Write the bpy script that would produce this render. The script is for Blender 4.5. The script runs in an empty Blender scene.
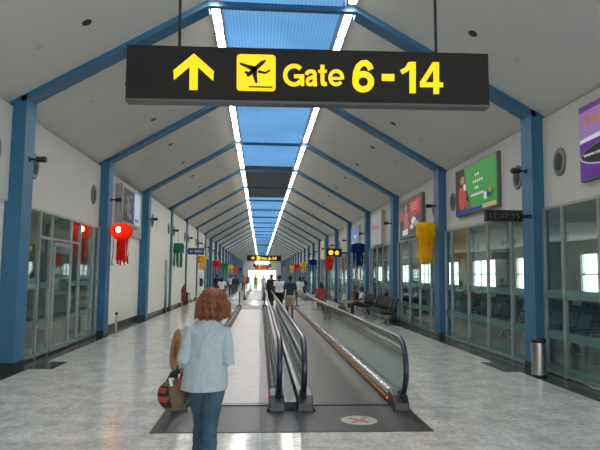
import bpy, bmesh, math, random
from mathutils import Vector, Matrix, noise
random.seed(7)
PI = math.pi
scene = bpy.context.scene
COL = scene.collection

# ------------------------------------------------------------------ layout
XL, XR = -4.41, 5.31            # aisle faces of the blue columns
Y0, SP, NF = 10.89, 6.0, 24     # first frame, spacing, frames
EAVE, PEAK = 5.14, 7.10
SOL, SIL, SIR, SOR = -1.095, -0.865, 1.592, 1.81
XBL, XBR = -4.66, 5.54          # bulkhead faces
GL, GR = -4.64, 5.51            # glazing planes
KL = (PEAK - EAVE) / (SOL - XL)
KR = (PEAK - EAVE) / (XR - SOR)
YN, YF = -6.0, 150.0
HEAD = 3.12
def fy(k): return Y0 + SP * k
def zc(x): return PEAK + KL * (x - SOL) if x < 0.4 else PEAK - KR * (x - SOR)

ORD = ('first second third fourth fifth sixth seventh eighth ninth tenth eleventh twelfth thirteenth fourteenth fifteenth '
       'sixteenth seventeenth eighteenth nineteenth twentieth twenty-first twenty-second twenty-third twenty-fourth '
       'twenty-fifth twenty-sixth').split()

# ------------------------------------------------------------------ camera
cam = bpy.data.cameras.new('camera'); co = bpy.data.objects.new('camera', cam); COL.objects.link(co)
F = 577.0
cam.sensor_fit = 'HORIZONTAL'; cam.sensor_width = 36; cam.lens = 36*F/600; cam.clip_start = .05; cam.clip_end = 500
yaw, pitch, roll = math.radians(3.877), math.radians(4.922), math.radians(.649)
f = Vector((math.sin(yaw)*math.cos(pitch), math.cos(yaw)*math.cos(pitch), math.sin(pitch)))
r = Vector((math.cos(yaw), -math.sin(yaw), 0)); u = r.cross(f)
r2 = r*math.cos(roll)+u*math.sin(roll); u2 = u*math.cos(roll)-r*math.sin(roll)
Mx = Matrix((r2, u2, -f)).transposed().to_4x4(); Mx.translation = (0, 0, 1.8)
co.matrix_world = Mx
scene.camera = co
# ------------------------------------------------------------------ materials
def _nt(name):
    m = bpy.data.materials.new(name); m.use_nodes = True
    nt = m.node_tree; nt.nodes.clear()
    out = nt.nodes.new('ShaderNodeOutputMaterial')
    return m, nt, out
def mat(name, col, rough=0.5, metal=0.0, spec=0.5, var=0.0, vscale=6.0, bump=0.0, bscale=60.0, emit=None, estr=0.0, aniso=None, coat=0.0):
    m, nt, out = _nt(name)
    b = nt.nodes.new('ShaderNodeBsdfPrincipled')
    b.inputs['Base Color'].default_value = (*col, 1)
    b.inputs['Roughness'].default_value = rough
    b.inputs['Metallic'].default_value = metal
    b.inputs['Specular IOR Level'].default_value = spec
    b.inputs['Coat Weight'].default_value = coat
    tc = nt.nodes.new('ShaderNodeTexCoord')
    n = nt.nodes.new('ShaderNodeTexNoise'); n.inputs['Scale'].default_value = vscale; n.inputs['Detail'].default_value = 5
    nt.links.new(tc.outputs['Object'], n.inputs['Vector'])
    r = nt.nodes.new('ShaderNodeMapRange')
    r.inputs['From Min'].default_value = .3; r.inputs['From Max'].default_value = .7
    r.inputs['To Min'].default_value = 1 - var; r.inputs['To Max'].default_value = 1 + var
    nt.links.new(n.outputs['Fac'], r.inputs['Value'])
    mx = nt.nodes.new('ShaderNodeVectorMath'); mx.operation = 'SCALE'
    mx.inputs[0].default_value = col
    nt.links.new(r.outputs['Result'], mx.inputs['Scale'])
    nt.links.new(mx.outputs['Vector'], b.inputs['Base Color'])
    if bump:
        n2 = nt.nodes.new('ShaderNodeTexNoise'); n2.inputs['Scale'].default_value = bscale; n2.inputs['Detail'].default_value = 4
        nt.links.new(tc.outputs['Object'], n2.inputs['Vector'])
        bp = nt.nodes.new('ShaderNodeBump'); bp.inputs['Strength'].default_value = bump; bp.inputs['Distance'].default_value = .01
        nt.links.new(n2.outputs['Fac'], bp.inputs['Height']); nt.links.new(bp.outputs['Normal'], b.inputs['Normal'])
    if emit:
        b.inputs['Emission Color'].default_value = (*emit, 1); b.inputs['Emission Strength'].default_value = estr
    nt.links.new(b.outputs[0], out.inputs[0])
    return m
def emitter(name, col, s):
    m, nt, out = _nt(name)
    e = nt.nodes.new('ShaderNodeEmission'); e.inputs[0].default_value = (*col, 1); e.inputs[1].default_value = s
    nt.links.new(e.outputs[0], out.inputs[0]); return m
def glass(name, tint, refl=1.0, haze=0.0, hcol=(.55, .68, .66)):
    m, nt, out = _nt(name)
    t = nt.nodes.new('ShaderNodeBsdfTransparent'); t.inputs[0].default_value = (*tint, 1)
    g = nt.nodes.new('ShaderNodeBsdfGlossy'); g.inputs['Roughness'].default_value = .02; g.inputs[0].default_value = (refl, refl, refl, 1)
    fa = nt.nodes.new('ShaderNodeLayerWeight'); fa.inputs[0].default_value = .5
    pw = nt.nodes.new('ShaderNodeMath'); pw.operation = 'POWER'; pw.inputs[1].default_value = 5; nt.links.new(fa.outputs['Facing'], pw.inputs[0])
    lw = nt.nodes.new('ShaderNodeMath'); lw.operation = 'MULTIPLY_ADD'; lw.inputs[1].default_value = .96; lw.inputs[2].default_value = .04; nt.links.new(pw.outputs[0], lw.inputs[0])
    mx = nt.nodes.new('ShaderNodeMixShader')
    nt.links.new(lw.outputs[0], mx.inputs[0]); nt.links.new(t.outputs[0], mx.inputs[1]); nt.links.new(g.outputs[0], mx.inputs[2])
    last = mx
    if haze:
        d = nt.nodes.new('ShaderNodeBsdfDiffuse'); d.inputs[0].default_value = (*hcol, 1)
        m2 = nt.nodes.new('ShaderNodeMixShader'); m2.inputs[0].default_value = haze
        nt.links.new(mx.outputs[0], m2.inputs[1]); nt.links.new(d.outputs[0], m2.inputs[2]); last = m2
    nt.links.new(last.outputs[0], out.inputs[0]); return m

def floor_mat():
    m, nt, out = _nt('polished granite')
    L = nt.links
    b = nt.nodes.new('ShaderNodeBsdfPrincipled')
    tc = nt.nodes.new('ShaderNodeTexCoord')
    n1 = nt.nodes.new('ShaderNodeTexNoise'); n1.inputs['Scale'].default_value = 2.6; n1.inputs['Detail'].default_value = 7; n1.inputs['Roughness'].default_value = .7
    n2 = nt.nodes.new('ShaderNodeTexNoise'); n2.inputs['Scale'].default_value = 14; n2.inputs['Detail'].default_value = 5; n2.inputs['Roughness'].default_value = .75
    for n in (n1, n2): L.new(tc.outputs['Object'], n.inputs['Vector'])
    r1 = nt.nodes.new('ShaderNodeValToRGB')
    r1.color_ramp.elements[0].position = .34; r1.color_ramp.elements[0].color = (.45, .44, .40, 1)
    r1.color_ramp.elements[1].position = .66; r1.color_ramp.elements[1].color = (.70, .69, .655, 1)
    L.new(n1.outputs['Fac'], r1.inputs[0])
    r2 = nt.nodes.new('ShaderNodeMapRange'); r2.inputs['From Min'].default_value = .32; r2.inputs['From Max'].default_value = .68
    r2.inputs['To Min'].default_value = .72; r2.inputs['To Max'].default_value = 1.2
    L.new(n2.outputs['Fac'], r2.inputs['Value'])
    s = nt.nodes.new('ShaderNodeVectorMath'); s.operation = 'SCALE'
    L.new(r1.outputs[0], s.inputs[0]); L.new(r2.outputs[0], s.inputs['Scale'])
    br = nt.nodes.new('ShaderNodeTexBrick'); br.offset = 0; br.inputs['Scale'].default_value = 1
    br.inputs['Brick Width'].default_value = .8; br.inputs['Row Height'].default_value = .8
    br.inputs['Mortar Size'].default_value = .004; br.inputs['Mortar Smooth'].default_value = .2
    br.inputs['Color1'].default_value = (1, 1, 1, 1); br.inputs['Color2'].default_value = (.93, .93, .93, 1); br.inputs['Mortar'].default_value = (.72, .71, .69, 1)
    L.new(tc.outputs['Object'], br.inputs['Vector'])
    mu = nt.nodes.new('ShaderNodeVectorMath'); mu.operation = 'MULTIPLY'
    L.new(s.outputs[0], mu.inputs[0]); L.new(br.outputs['Color'], mu.inputs[1])
    L.new(mu.outputs[0], b.inputs['Base Color'])
    b.inputs['Roughness'].default_value = .165; b.inputs['Specular IOR Level'].default_value = .45
    L.new(b.outputs[0], out.inputs[0]); return m
def sheet_mat():
    m, nt, out = _nt('blue corrugated daylight sheet'); L = nt.links
    tc = nt.nodes.new('ShaderNodeTexCoord')
    w = nt.nodes.new('ShaderNodeTexWave'); w.bands_direction = 'X'; w.inputs['Scale'].default_value = 4.2
    L.new(tc.outputs['Object'], w.inputs['Vector'])
    n = nt.nodes.new('ShaderNodeTexNoise'); n.inputs['Scale'].default_value = .6; L.new(tc.outputs['Object'], n.inputs['Vector'])
    a = nt.nodes.new('ShaderNodeMath'); a.operation = 'MULTIPLY_ADD'; a.inputs[1].default_value = .30; a.inputs[2].default_value = .66
    L.new(w.outputs['Fac'], a.inputs[0])
    a2 = nt.nodes.new('ShaderNodeMath'); a2.operation = 'MULTIPLY_ADD'; a2.inputs[1].default_value = .35
    L.new(n.outputs['Fac'], a2.inputs[0]); L.new(a.outputs[0], a2.inputs[2])
    s = nt.nodes.new('ShaderNodeVectorMath'); s.operation = 'SCALE'; s.inputs[0].default_value = SHEET
    L.new(a2.outputs[0], s.inputs['Scale'])
    t = nt.nodes.new('ShaderNodeBsdfTranslucent'); L.new(s.outputs[0], t.inputs[0])
    g = nt.nodes.new('ShaderNodeBsdfDiffuse'); g.inputs[0].default_value = (.05, .16, .38, 1)
    mx = nt.nodes.new('ShaderNodeAddShader'); L.new(t.outputs[0], mx.inputs[0]); L.new(g.outputs[0], mx.inputs[1])
    L.new(mx.outputs[0], out.inputs[0]); return m
def belt_mat(name, c):
    m, nt, out = _nt(name); L = nt.links
    tc = nt.nodes.new('ShaderNodeTexCoord')
    b = nt.nodes.new('ShaderNodeBsdfPrincipled')
    w = nt.nodes.new('ShaderNodeTexWave'); w.bands_direction = 'X'; w.inputs['Scale'].default_value = 16
    w2 = nt.nodes.new('ShaderNodeTexWave'); w2.bands_direction = 'Y'; w2.inputs['Scale'].default_value = .78; w2.wave_profile = 'SAW'
    n = nt.nodes.new('ShaderNodeTexNoise'); n.inputs['Scale'].default_value = 3; n.inputs['Detail'].default_value = 6
    for q in (w, w2, n): L.new(tc.outputs['Object'], q.inputs['Vector'])
    a = nt.nodes.new('ShaderNodeMath'); a.operation = 'MULTIPLY_ADD'; a.inputs[1].default_value = .35; a.inputs[2].default_value = .55; L.new(w.outputs['Fac'], a.inputs[0])
    r = nt.nodes.new('ShaderNodeMath'); r.operation = 'GREATER_THAN'; r.inputs[1].default_value = .03; L.new(w2.outputs['Fac'], r.inputs[0])
    r2 = nt.nodes.new('ShaderNodeMath'); r2.operation = 'MULTIPLY_ADD'; r2.inputs[1].default_value = .25; r2.inputs[2].default_value = .75; L.new(r.outputs[0], r2.inputs[0])
    n2 = nt.nodes.new('ShaderNodeMath'); n2.operation = 'MULTIPLY_ADD'; n2.inputs[1].default_value = .5; n2.inputs[2].default_value = .75; L.new(n.outputs['Fac'], n2.inputs[0])
    p = nt.nodes.new('ShaderNodeMath'); p.operation = 'MULTIPLY'; L.new(a.outputs[0], p.inputs[0]); L.new(r2.outputs[0], p.inputs[1])
    p2 = nt.nodes.new('ShaderNodeMath'); p2.operation = 'MULTIPLY'; L.new(p.outputs[0], p2.inputs[0]); L.new(n2.outputs[0], p2.inputs[1])
    s = nt.nodes.new('ShaderNodeVectorMath'); s.operation = 'SCALE'; s.inputs[0].default_value = c; L.new(p2.outputs[0], s.inputs['Scale'])
    L.new(s.outputs[0], b.inputs['Base Color']); b.inputs['Roughness'].default_value = .42; b.inputs['Metallic'].default_value = .35
    L.new(b.outputs[0], out.inputs[0]); return m

SHEET = (.195, .30, .375)
WORLD = 2.0
M = {}
M['floor'] = floor_mat()
M['sheet'] = sheet_mat()
M['slate'] = mat('slate roof panel', (.055, .085, .12), .6, var=.1, vscale=1.2)
M['border'] = mat('dark green granite border', (.028, .034, .032), .16, var=.35, vscale=40)
M['ceil'] = mat('painted ceiling board', (.66, .65, .61), .75, var=.03, vscale=.7, bump=.05, bscale=90)
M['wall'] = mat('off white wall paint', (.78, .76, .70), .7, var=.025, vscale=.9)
M['bulk_shaded'] = mat('shaded off white paint', (.53, .515, .475), .7, var=.02, vscale=.8)  # same paint as the wall, with the bulkheads' shade put into its colour
M['blue'] = mat('blue painted steel', (.030, .145, .262), .45, var=.07, vscale=3)
M['lounge'] = mat('lounge wall', (.50, .52, .49), .8, var=.03)
M['lounge_floor'] = mat('lounge carpet', (.13, .15, .14), .8, var=.2, vscale=4)
M['alu'] = mat('grey aluminium frame', (.36, .39, .375), .38, .6, var=.05)
M['glass'] = glass('partition glass', (.86, .93, .91))
M['balglass'] = glass('balustrade glass', (.80, .88, .86), haze=.025)
M['film'] = glass('frosted film', (.40, .60, .575), haze=.32, hcol=(.30, .50, .47))
M['black'] = mat('black plastic', (.012, .012, .013), .45, var=.1)
M['soft'] = mat('dark grille', (.035, .038, .042), .7, var=.3, vscale=120)
M['rubber'] = mat('handrail rubber', (.016, .025, .046), .3, var=.1, coat=.25)
M['steel'] = mat('brushed steel', (.48, .48, .46), .28, 1.0, var=.08, vscale=15)
M['skirt'] = mat('dark steel skirting', (.050, .051, .055), .34, .55, var=.15, vscale=8)
M['deckm'] = mat('polished deck metal', (.6, .6, .6), .12, 1.0, var=.25, vscale=6, bump=.9, bscale=11)
M['plate'] = mat('ribbed floor plate', (.058, .058, .062), .45, .5, var=.12, vscale=3)
M['belt'] = belt_mat('dark walkway pallets', (.115, .112, .112)); M['belt_pale'] = belt_mat('pale walkway pallets', (.53, .495, .505))
M['signblack'] = mat('sign panel black', (.022, .019, .016), .5, spec=.15, var=.06, vscale=3)
M['signedge'] = mat('sign edge trim', (.10, .095, .09), .4, .3)
M['yellow'] = mat('lit yellow lettering', (.85, .56, .0), .5, emit=(1, .70, .0), estr=.30)
M['yellow2'] = mat('far lit yellow lettering', (.9, .6, .02), .5, emit=(1, .66, .02), estr=.4)
M['orange2'] = mat('far lit orange lettering', (.9, .35, .02), .5, emit=(1, .36, .02), estr=.4)
M['strip'] = emitter('strip lamp diffuser', (1, .95, .86), 19.5)
M['stripframe'] = mat('strip lamp frame', (.45, .45, .44), .4, .3)
M['led'] = emitter('orange comb light', (1, .42, .13), .30)
M['redled'] = emitter('red indicator lamp', (1, .06, .02), .8)
M['redprint'] = mat('red print', (.40, .10, .08), .5)
M['cream'] = mat('cream sticker', (.40, .36, .30), .5, var=.12, vscale=20)
M['painted_glow'] = mat('copper guide trim', (.55, .28, .13), .35, .7)  # orange colour standing in for a line of light under the handrail
M['caselight'] = mat('grey lightbox case', (.42, .41, .39), .45, .3)
M['case'] = mat('lightbox case', (.16, .155, .15), .4, .4)
M['white'] = mat('white print', (.8, .8, .78), .5)

# ------------------------------------------------------------------ mesh builder
class MB:
    def __init__(s): s.v = []; s.f = []; s.mi = []; s.cur = 0
    def add(s, vs, fs):
        b = len(s.v); s.v += [Vector(v) for v in vs]
        for f in fs: s.f.append([b + i for i in f]); s.mi.append(s.cur)
        return s
    def box(s, x0, x1, y0, y1, z0, z1):
        return s.add([(x0,y0,z0),(x1,y0,z0),(x1,y1,z0),(x0,y1,z0),(x0,y0,z1),(x1,y0,z1),(x1,y1,z1),(x0,y1,z1)],
                     [(3,2,1,0),(4,5,6,7),(0,1,5,4),(1,2,6,5),(2,3,7,6),(3,0,4,7)])
    def prism(s, pts, off):
        n = len(pts); off = Vector(off)
        P = [Vector(p) for p in pts]
        return s.add(P + [p + off for p in P], [tuple(range(n))[::-1], tuple(range(n, 2*n))] + [(i, (i+1) % n, n + (i+1) % n, n + i) for i in range(n)])
    def tube(s, pts, rad, n=10, sx=1.0, sy=1.0, up=None, caps=True):
        pts = [Vector(p) for p in pts]
        if not hasattr(rad, '__len__'): rad = [rad] * len(pts)
        rings = []; prev = None
        for i, p in enumerate(pts):
            t = (pts[min(i+1, len(pts)-1)] - pts[max(i-1, 0)]).normalized()
            if up is not None:
                u = Vector(up); u = (u - t * u.dot(t)).normalized()
            elif prev is None:
                a = Vector((1, 0, 0)) if abs(t.x) < .8 else Vector((0, 1, 0))
                u = (a - t * a.dot(t)).normalized()
            else:
                u = (prev - t * prev.dot(t)).normalized()
            prev = u; w = t.cross(u)
            rings.append([p + (u * math.cos(2*PI*k/n) * sx + w * math.sin(2*PI*k/n) * sy) * rad[i] for k in range(n)])
        vs = [v for r in rings for v in r]; fs = []
        for i in range(len(rings)-1):
            for k in range(n): fs.append((i*n+k, i*n+(k+1) % n, (i+1)*n+(k+1) % n, (i+1)*n+k))
        if caps:
            fs.append(tuple(range(n))[::-1]); fs.append(tuple(range((len(rings)-1)*n, len(rings)*n)))
        return s.add(vs, fs)
    def cyl(s, a, b, r, n=20, r2=None):
        return s.tube([a, b], [r, r if r2 is None else r2], n)
    def lathe(s, prof, c, n=28, axis='z'):
        c = Vector(c); vs = []; fs = []
        for (r, z) in prof:
            for k in range(n):
                a = 2*PI*k/n
                d = Vector((r*math.cos(a), r*math.sin(a), z))
                if axis == 'x': d = Vector((z, r*math.cos(a), r*math.sin(a)))
                if axis == 'y': d = Vector((r*math.cos(a), z, r*math.sin(a)))
                vs.append(c + d)
        for i in range(len(prof)-1):
            for k in range(n): fs.append((i*n+k, i*n+(k+1) % n, (i+1)*n+(k+1) % n, (i+1)*n+k))
        fs.append(tuple(range(n))[::-1]); fs.append(tuple(range((len(prof)-1)*n, len(prof)*n)))
        return s.add(vs, fs)
    def rings(s, rg, n=16):
        vs = []; fs = []
        for (c, rx, ry) in rg:
            for k in range(n):
                a = 2*PI*k/n; vs.append((c[0] + rx*math.cos(a), c[1] + ry*math.sin(a), c[2]))
        for i in range(len(rg)-1):
            for k in range(n): fs.append((i*n+k, i*n+(k+1) % n, (i+1)*n+(k+1) % n, (i+1)*n+k))
        fs.append(tuple(range(n))[::-1]); fs.append(tuple(range((len(rg)-1)*n, len(rg)*n)))
        return s.add(vs, fs)
    def ell(s, c, r, basis=None, n=14, m=8):
        c = Vector(c); B = basis or (Vector((1,0,0)), Vector((0,1,0)), Vector((0,0,1)))
        vs = [c - B[2]*r[2]]; fs = []
        for i in range(1, m):
            ph = -PI/2 + PI*i/m
            for k in range(n):
                a = 2*PI*k/n
                vs.append(c + B[0]*r[0]*math.cos(ph)*math.cos(a) + B[1]*r[1]*math.cos(ph)*math.sin(a) + B[2]*r[2]*math.sin(ph))
        vs.append(c + B[2]*r[2]); t = len(vs)-1
        for k in range(n): fs.append((0, 1+(k+1) % n, 1+k)); fs.append((t, t-n+k, t-n+(k+1) % n))
        for i in range(m-2):
            for k in range(n): fs.append((1+i*n+k, 1+i*n+(k+1) % n, 1+(i+1)*n+(k+1) % n, 1+(i+1)*n+k))
        return s.add(vs, fs)
    def build(s, name, mats, parent=None, smooth=False, bevel=0.0, at=None):
        if not isinstance(mats, (list, tuple)): mats = [mats]
        off = Vector((0, 0, 0))
        if parent is not None:
            o = parent
            while o is not None: off += o.location; o = o.parent
        elif at is not None: off = Vector(at)
        me = bpy.data.meshes.new(name)
        me.from_pydata([v - off for v in s.v], [], s.f)
        for m in mats: me.materials.append(m)
        if len(mats) > 1: me.polygons.foreach_set('material_index', s.mi)
        bm = bmesh.new(); bm.from_mesh(me); bmesh.ops.recalc_face_normals(bm, faces=bm.faces[:]); bm.to_mesh(me); bm.free()
        me.update()
        ob = bpy.data.objects.new(name, me); COL.objects.link(ob)
        if parent is not None: ob.parent = parent
        elif at is not None: ob.location = at
        if smooth:
            me.shade_smooth()
        if bevel:
            b = ob.modifiers.new('bevel', 'BEVEL'); b.width = bevel; b.segments = 2; b.limit_method = 'ANGLE'; b.angle_limit = .7
        return ob

def struct(ob): ob['kind'] = 'structure'; return ob
def tag(o, label, cat, group=None):
    o['label'] = label; o['category'] = cat
    if group: o['group'] = group
    return o
def thing(name, label, cat, loc=(0,0,0), group=None):
    o = bpy.data.objects.new(name, None); COL.objects.link(o); o.location = loc; o.empty_display_size = .1
    return tag(o, label, cat, group)
def empty_struct(name, loc=(0,0,0)):
    o = bpy.data.objects.new(name, None); COL.objects.link(o); o.location = loc; o['kind'] = 'structure'; return o
def dup(root, loc, label=None, group=None, rotz=None):
    kids = {}
    for o in bpy.data.objects:
        if o.parent is not None: kids.setdefault(o.parent.name, []).append(o)
    r = root.copy(); COL.objects.link(r); r.location = loc
    if rotz is not None: r.rotation_euler = (0, 0, rotz)
    if label: r['label'] = label
    if group: r['group'] = group
    def rec(src, dst):
        for ch in kids.get(src.name, []):
            c = ch.copy(); COL.objects.link(c); c.parent = dst; rec(ch, c)
    rec(root, r)
    return r

def text(body, name, mats, parent, ctr, ux, uy, w, h, depth=.006, bold=.0, shear=0):
    """lettering scaled to fill a box w x h, lying in the plane ux, uy about ctr"""
    cu = bpy.data.curves.new(name, 'FONT'); cu.body = body; cu.size = 1; cu.offset = bold; cu.extrude = .02; cu.resolution_u = 3; cu.shear = shear
    to = bpy.data.objects.new(name, cu); COL.objects.link(to)
    dg = bpy.context.evaluated_depsgraph_get()
    me = bpy.data.meshes.new_from_object(to.evaluated_get(dg))
    bpy.data.objects.remove(to); bpy.data.curves.remove(cu)
    xs = [v.co.x for v in me.vertices]; ys = [v.co.y for v in me.vertices]
    x0, x1, y0, y1 = min(xs), max(xs), min(ys), max(ys)
    ux = Vector(ux).normalized(); uy = Vector(uy).normalized(); un = ux.cross(uy)
    off = Vector((0,0,0)); o = parent
    while o is not None: off += o.location; o = o.parent
    for v in me.vertices:
        a = ((v.co.x - x0) / (x1 - x0) - .5) * w; b = ((v.co.y - y0) / (y1 - y0) - .5) * h
        v.co = Vector(ctr) + ux*a + uy*b + un*(depth if v.co.z > 0 else 0) - off
    me.materials.clear(); me.materials.append(mats); me.name = name
    ob = bpy.data.objects.new(name, me); COL.objects.link(ob); ob.parent = parent
    return ob

# ------------------------------------------------------------------ setting: floor, ceiling, walls
mb = MB(); mb.box(-4.95, 5.75, YN, YF, -.1, 0); struct(mb.build('floor', M['floor']))
mb = MB(); mb.box(-4.95, -4.255, YN, YF, 0, .003); struct(mb.build('trim_1', M['border']))
mb = MB(); mb.box(4.965, 5.75, YN, YF, 0, .003); struct(mb.build('trim_2', M['border']))
mb = MB(); mb.box(-4.255, -3.82, 11.2, 12.1, 0, .003); struct(mb.build('trim_3', M['border']))
mb = MB(); mb.box(4.66, 4.965, 10.9, 12.1, 0, .003); struct(mb.build('trim_4', M['border']))
mb = MB(); mb.prism([(-4.95, YN, zc(-4.95)), (SOL, YN, PEAK), (SOL, YN, PEAK+.1), (-4.95, YN, zc(-4.95)+.1)], (0, YF-YN, 0)); struct(mb.build('ceiling', M['ceil']))
mb = MB(); mb.prism([(5.75, YN, zc(5.75)), (SOR, YN, PEAK), (SOR, YN, PEAK+.1), (5.75, YN, zc(5.75)+.1)], (0, YF-YN, 0)); struct(mb.build('ceiling', M['ceil']))
# skylight sheets, one per bay; some bays are closed with slate panels
dark_bays = {4, 5, 17}
for b in range(0, NF+1):
    y0 = fy(b-1); y1 = fy(b)
    mb = MB(); mb.box(SIL, SIR, y0, y1, PEAK+.16, PEAK+.175)
    struct(mb.build('skylight_panel', M['slate'] if b in dark_bays else M['sheet']))
mb = MB(); mb.box(SIL, SIR, YN, fy(-1), PEAK+.16, PEAK+.175); struct(mb.build('skylight_panel', M['sheet']))
# strip lamps along both edges
strip0 = None
for side in (0, 1):
    xa, xb = ((SOL, SIL), (SIR, SOR))[side]
    for b in range(0, NF+1):
        y0, y1 = fy(b-1) + .06, fy(b) - .06
        lab = 'white strip lamp on the %s edge of the skylight, %s from the near end' % (('left', 'right')[side], ORD[b])
        t = thing('strip_lamp', lab, 'ceiling light', ((xa+xb)/2, y0, PEAK), 'strip lamps along the skylight')
        mb = MB()
        mb.box(xa, xa+.032, y0, y1, PEAK-.03, PEAK+.17); mb.box(xb-.032, xb, y0, y1, PEAK-.03, PEAK+.17)
        n = 4 if b < 8 else 2
        for i in range(n+1):
            yy = y0 + (y1-y0)*i/n; mb.box(xa+.032, xb-.032, yy-.045, yy+.045, PEAK-.012, PEAK+.06)
        mb.box(xa, xb, y0, y1, PEAK+.17, PEAK+.18)
        mb.build('lamp_frame', M['stripframe'], t)
        mb = MB(); mb.box(xa+.034, xb-.034, y0+.02, y1-.02, PEAK+.02, PEAK+.03); mb.build('diffuser', M['strip'], t)
# frames
RW, RD = .40, .10
for k in range(-1, NF):
    y = fy(k)
    for side in (0, 1):
        mb = MB()
        if side == 0: mb.box(-4.72, XL, y, y+.48, 0, zc(XL)+.02)
        else: mb.box(XR, 5.62, y, y+.48, 0, zc(XR)+.02)
        c = struct(mb.build('column', M['blue'], at=((XL, XR)[side], y, 0), bevel=.006))
        mb = MB()
        if side == 0: mb.box(-4.72, XL+.012, y-.012, y+.492, 0, .16)
        else: mb.box(XR-.012, 5.62, y-.012, y+.492, 0, .16)
        mb.build('column_plinth', M['border'], c)
    mb = MB()
    t = .06
    zl, zr = zc(XL), zc(XR)
    mb.prism([(XL-.1, y, zl-.18), (XL-.1, y, zl), (SOL, y, PEAK), (SOL, y, PEAK-RD-.02)], (0, RW, 0))
    mb.prism([(SOL, y, PEAK-.02), (SOL, y, PEAK-RD-.02), (SOR, y, PEAK-RD-.02), (SOR, y, PEAK-.02)], (0, .14, 0))
    mb.prism([(XR+.1, y, zr-.18), (XR+.1, y, zr), (SOR, y, PEAK), (SOR, y, PEAK-RD-.02)], (0, RW, 0))
    struct(mb.build('roof_beam', M['blue'], at=(.4, y, PEAK)))

# walls --------------------------------------------------------------
FLUSH = {3, 4, 5, 6}; XFL = -4.475      # bays where the left wall stands nearly flush with the columns
LG = {1} | set(range(7, NF+1))        # glazed bays on the left
for b in range(0, NF+1):
    y0, y1 = fy(b-1), fy(b)
    if b == 0: y0 = YN
    else: y0 += .03
    mb = MB(); mb.box(-4.95, XFL if b in FLUSH else XBL, y0, y1, HEAD-.02, zc(-4.95)+.05); struct(mb.build('wall_left', M['wall' if b in FLUSH else 'bulk_shaded']))
    mb = MB(); mb.box(XBR, 5.75, y0, y1, HEAD+.03, zc(5.75)+.05); struct(mb.build('wall_right', M['bulk_shaded']))
    if b not in LG:
        xf = XFL if b in FLUSH else -4.72
        mb = MB(); mb.box(-4.95, xf, y0, y1, 0, HEAD-.02); struct(mb.build('wall_left', M['wall']))
        mb = MB(); mb.box(xf, xf+.02, y0, y1, 0, .17); struct(mb.build('baseboard_left', M['border']))

def glazing(x, b, posts, bands, rail, head, win, sgn, door=None, transom=None):
    """glazed partition of one bay: frame, panes and frosted bands"""
    y0, y1 = fy(b-1) + .48, fy(b)
    w = empty_struct('window_%d' % win, (x, y0, 0))
    mb = MB()
    ys = [y0 + .03] + posts + [y1 - .03]
    for yy in ys: mb.box(x-.035, x+.035, yy-.032, yy+.032, 0, head)
    for i in range(len(ys)-1):
        a, c = ys[i]+.032, ys[i+1]-.032
        mb.box(x-.03, x+.03, a, c, rail[0], rail[1]); mb.box(x-.03, x+.03, a, c, head-.05, head)
        if transom and i in transom[1]: mb.box(x-.03, x+.03, a, c, transom[0]-.03, transom[0]+.03)
    mb.build('window_frame', M['alu'], w)
    for i in range(len(ys)-1):
        mb = MB(); mb.box(x-.006, x+.006, ys[i]+.032, ys[i+1]-.032, rail[1], head-.05); mb.build('glass_pane', M['glass'], w)
    mb = MB()
    for (z0, z1) in bands:
        for i in range(len(ys)-1): mb.box(x-.0095, x-.0075, ys[i]+.034, ys[i+1]-.034, z0, z1); mb.box(x+.0075, x+.0095, ys[i]+.034, ys[i+1]-.034, z0, z1)
    mb.build('frosted_band', M['film'], w)
    return w
win = 0
for b in range(0, NF+1):
    win += 1
    y0 = fy(b-1)
    if b == 0: po = [fy(-1)+1.9, fy(-1)+3.1, 9.0, 10.15]
    else: po = [y0+1.45, y0+2.78, y0+4.1, y0+5.42]
    if b > 7: po = [y0+3.2]
    glazing(GR, b, po, [(1.42, 1.57), (.66, .82), (.09, .2)], (.02, .08), HEAD+.03, win, 1)
for b in sorted(LG):
    win += 1
    y0 = fy(b-1)
    if b == 1:
        glazing(GL, b, [12.42, 13.12, 14.43, 15.15, 16.32], [(1.46, 1.58), (.68, .8), (.13, .26)], (.05, .12), HEAD-.02, win, -1, transom=(2.53, (1, 2, 3)))
        d = empty_struct('door_1', (GL, 13.15, 0))
        mb = MB()
        mb.box(GL+.036, GL+.075, 13.17, 13.25, .05, 2.46); mb.box(GL+.036, GL+.075, 14.31, 14.39, .05, 2.46)
        mb.box(GL+.036, GL+.075, 13.25, 14.31, 2.38, 2.46); mb.box(GL+.036, GL+.075, 13.25, 14.31, .05, .16)
        mb.build('door_frame', M['alu'], d)
        mb = MB(); mb.box(GL+.05, GL+.056, 13.25, 14.31, .16, 2.38); mb.build('door_pane', M['glass'], d)
        mb = MB(); mb.tube([(GL+.075, 14.22, .9), (GL+.12, 14.22, .92), (GL+.12, 14.22, 1.28), (GL+.075, 14.22, 1.3)], .012, 8); mb.build('door_handle', M['steel'], d)
    else: glazing(GL, b, [y0+3.2], [(1.46, 1.58), (.68, .8), (.13, .26)], (.05, .12), HEAD-.02, win, -1)

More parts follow.
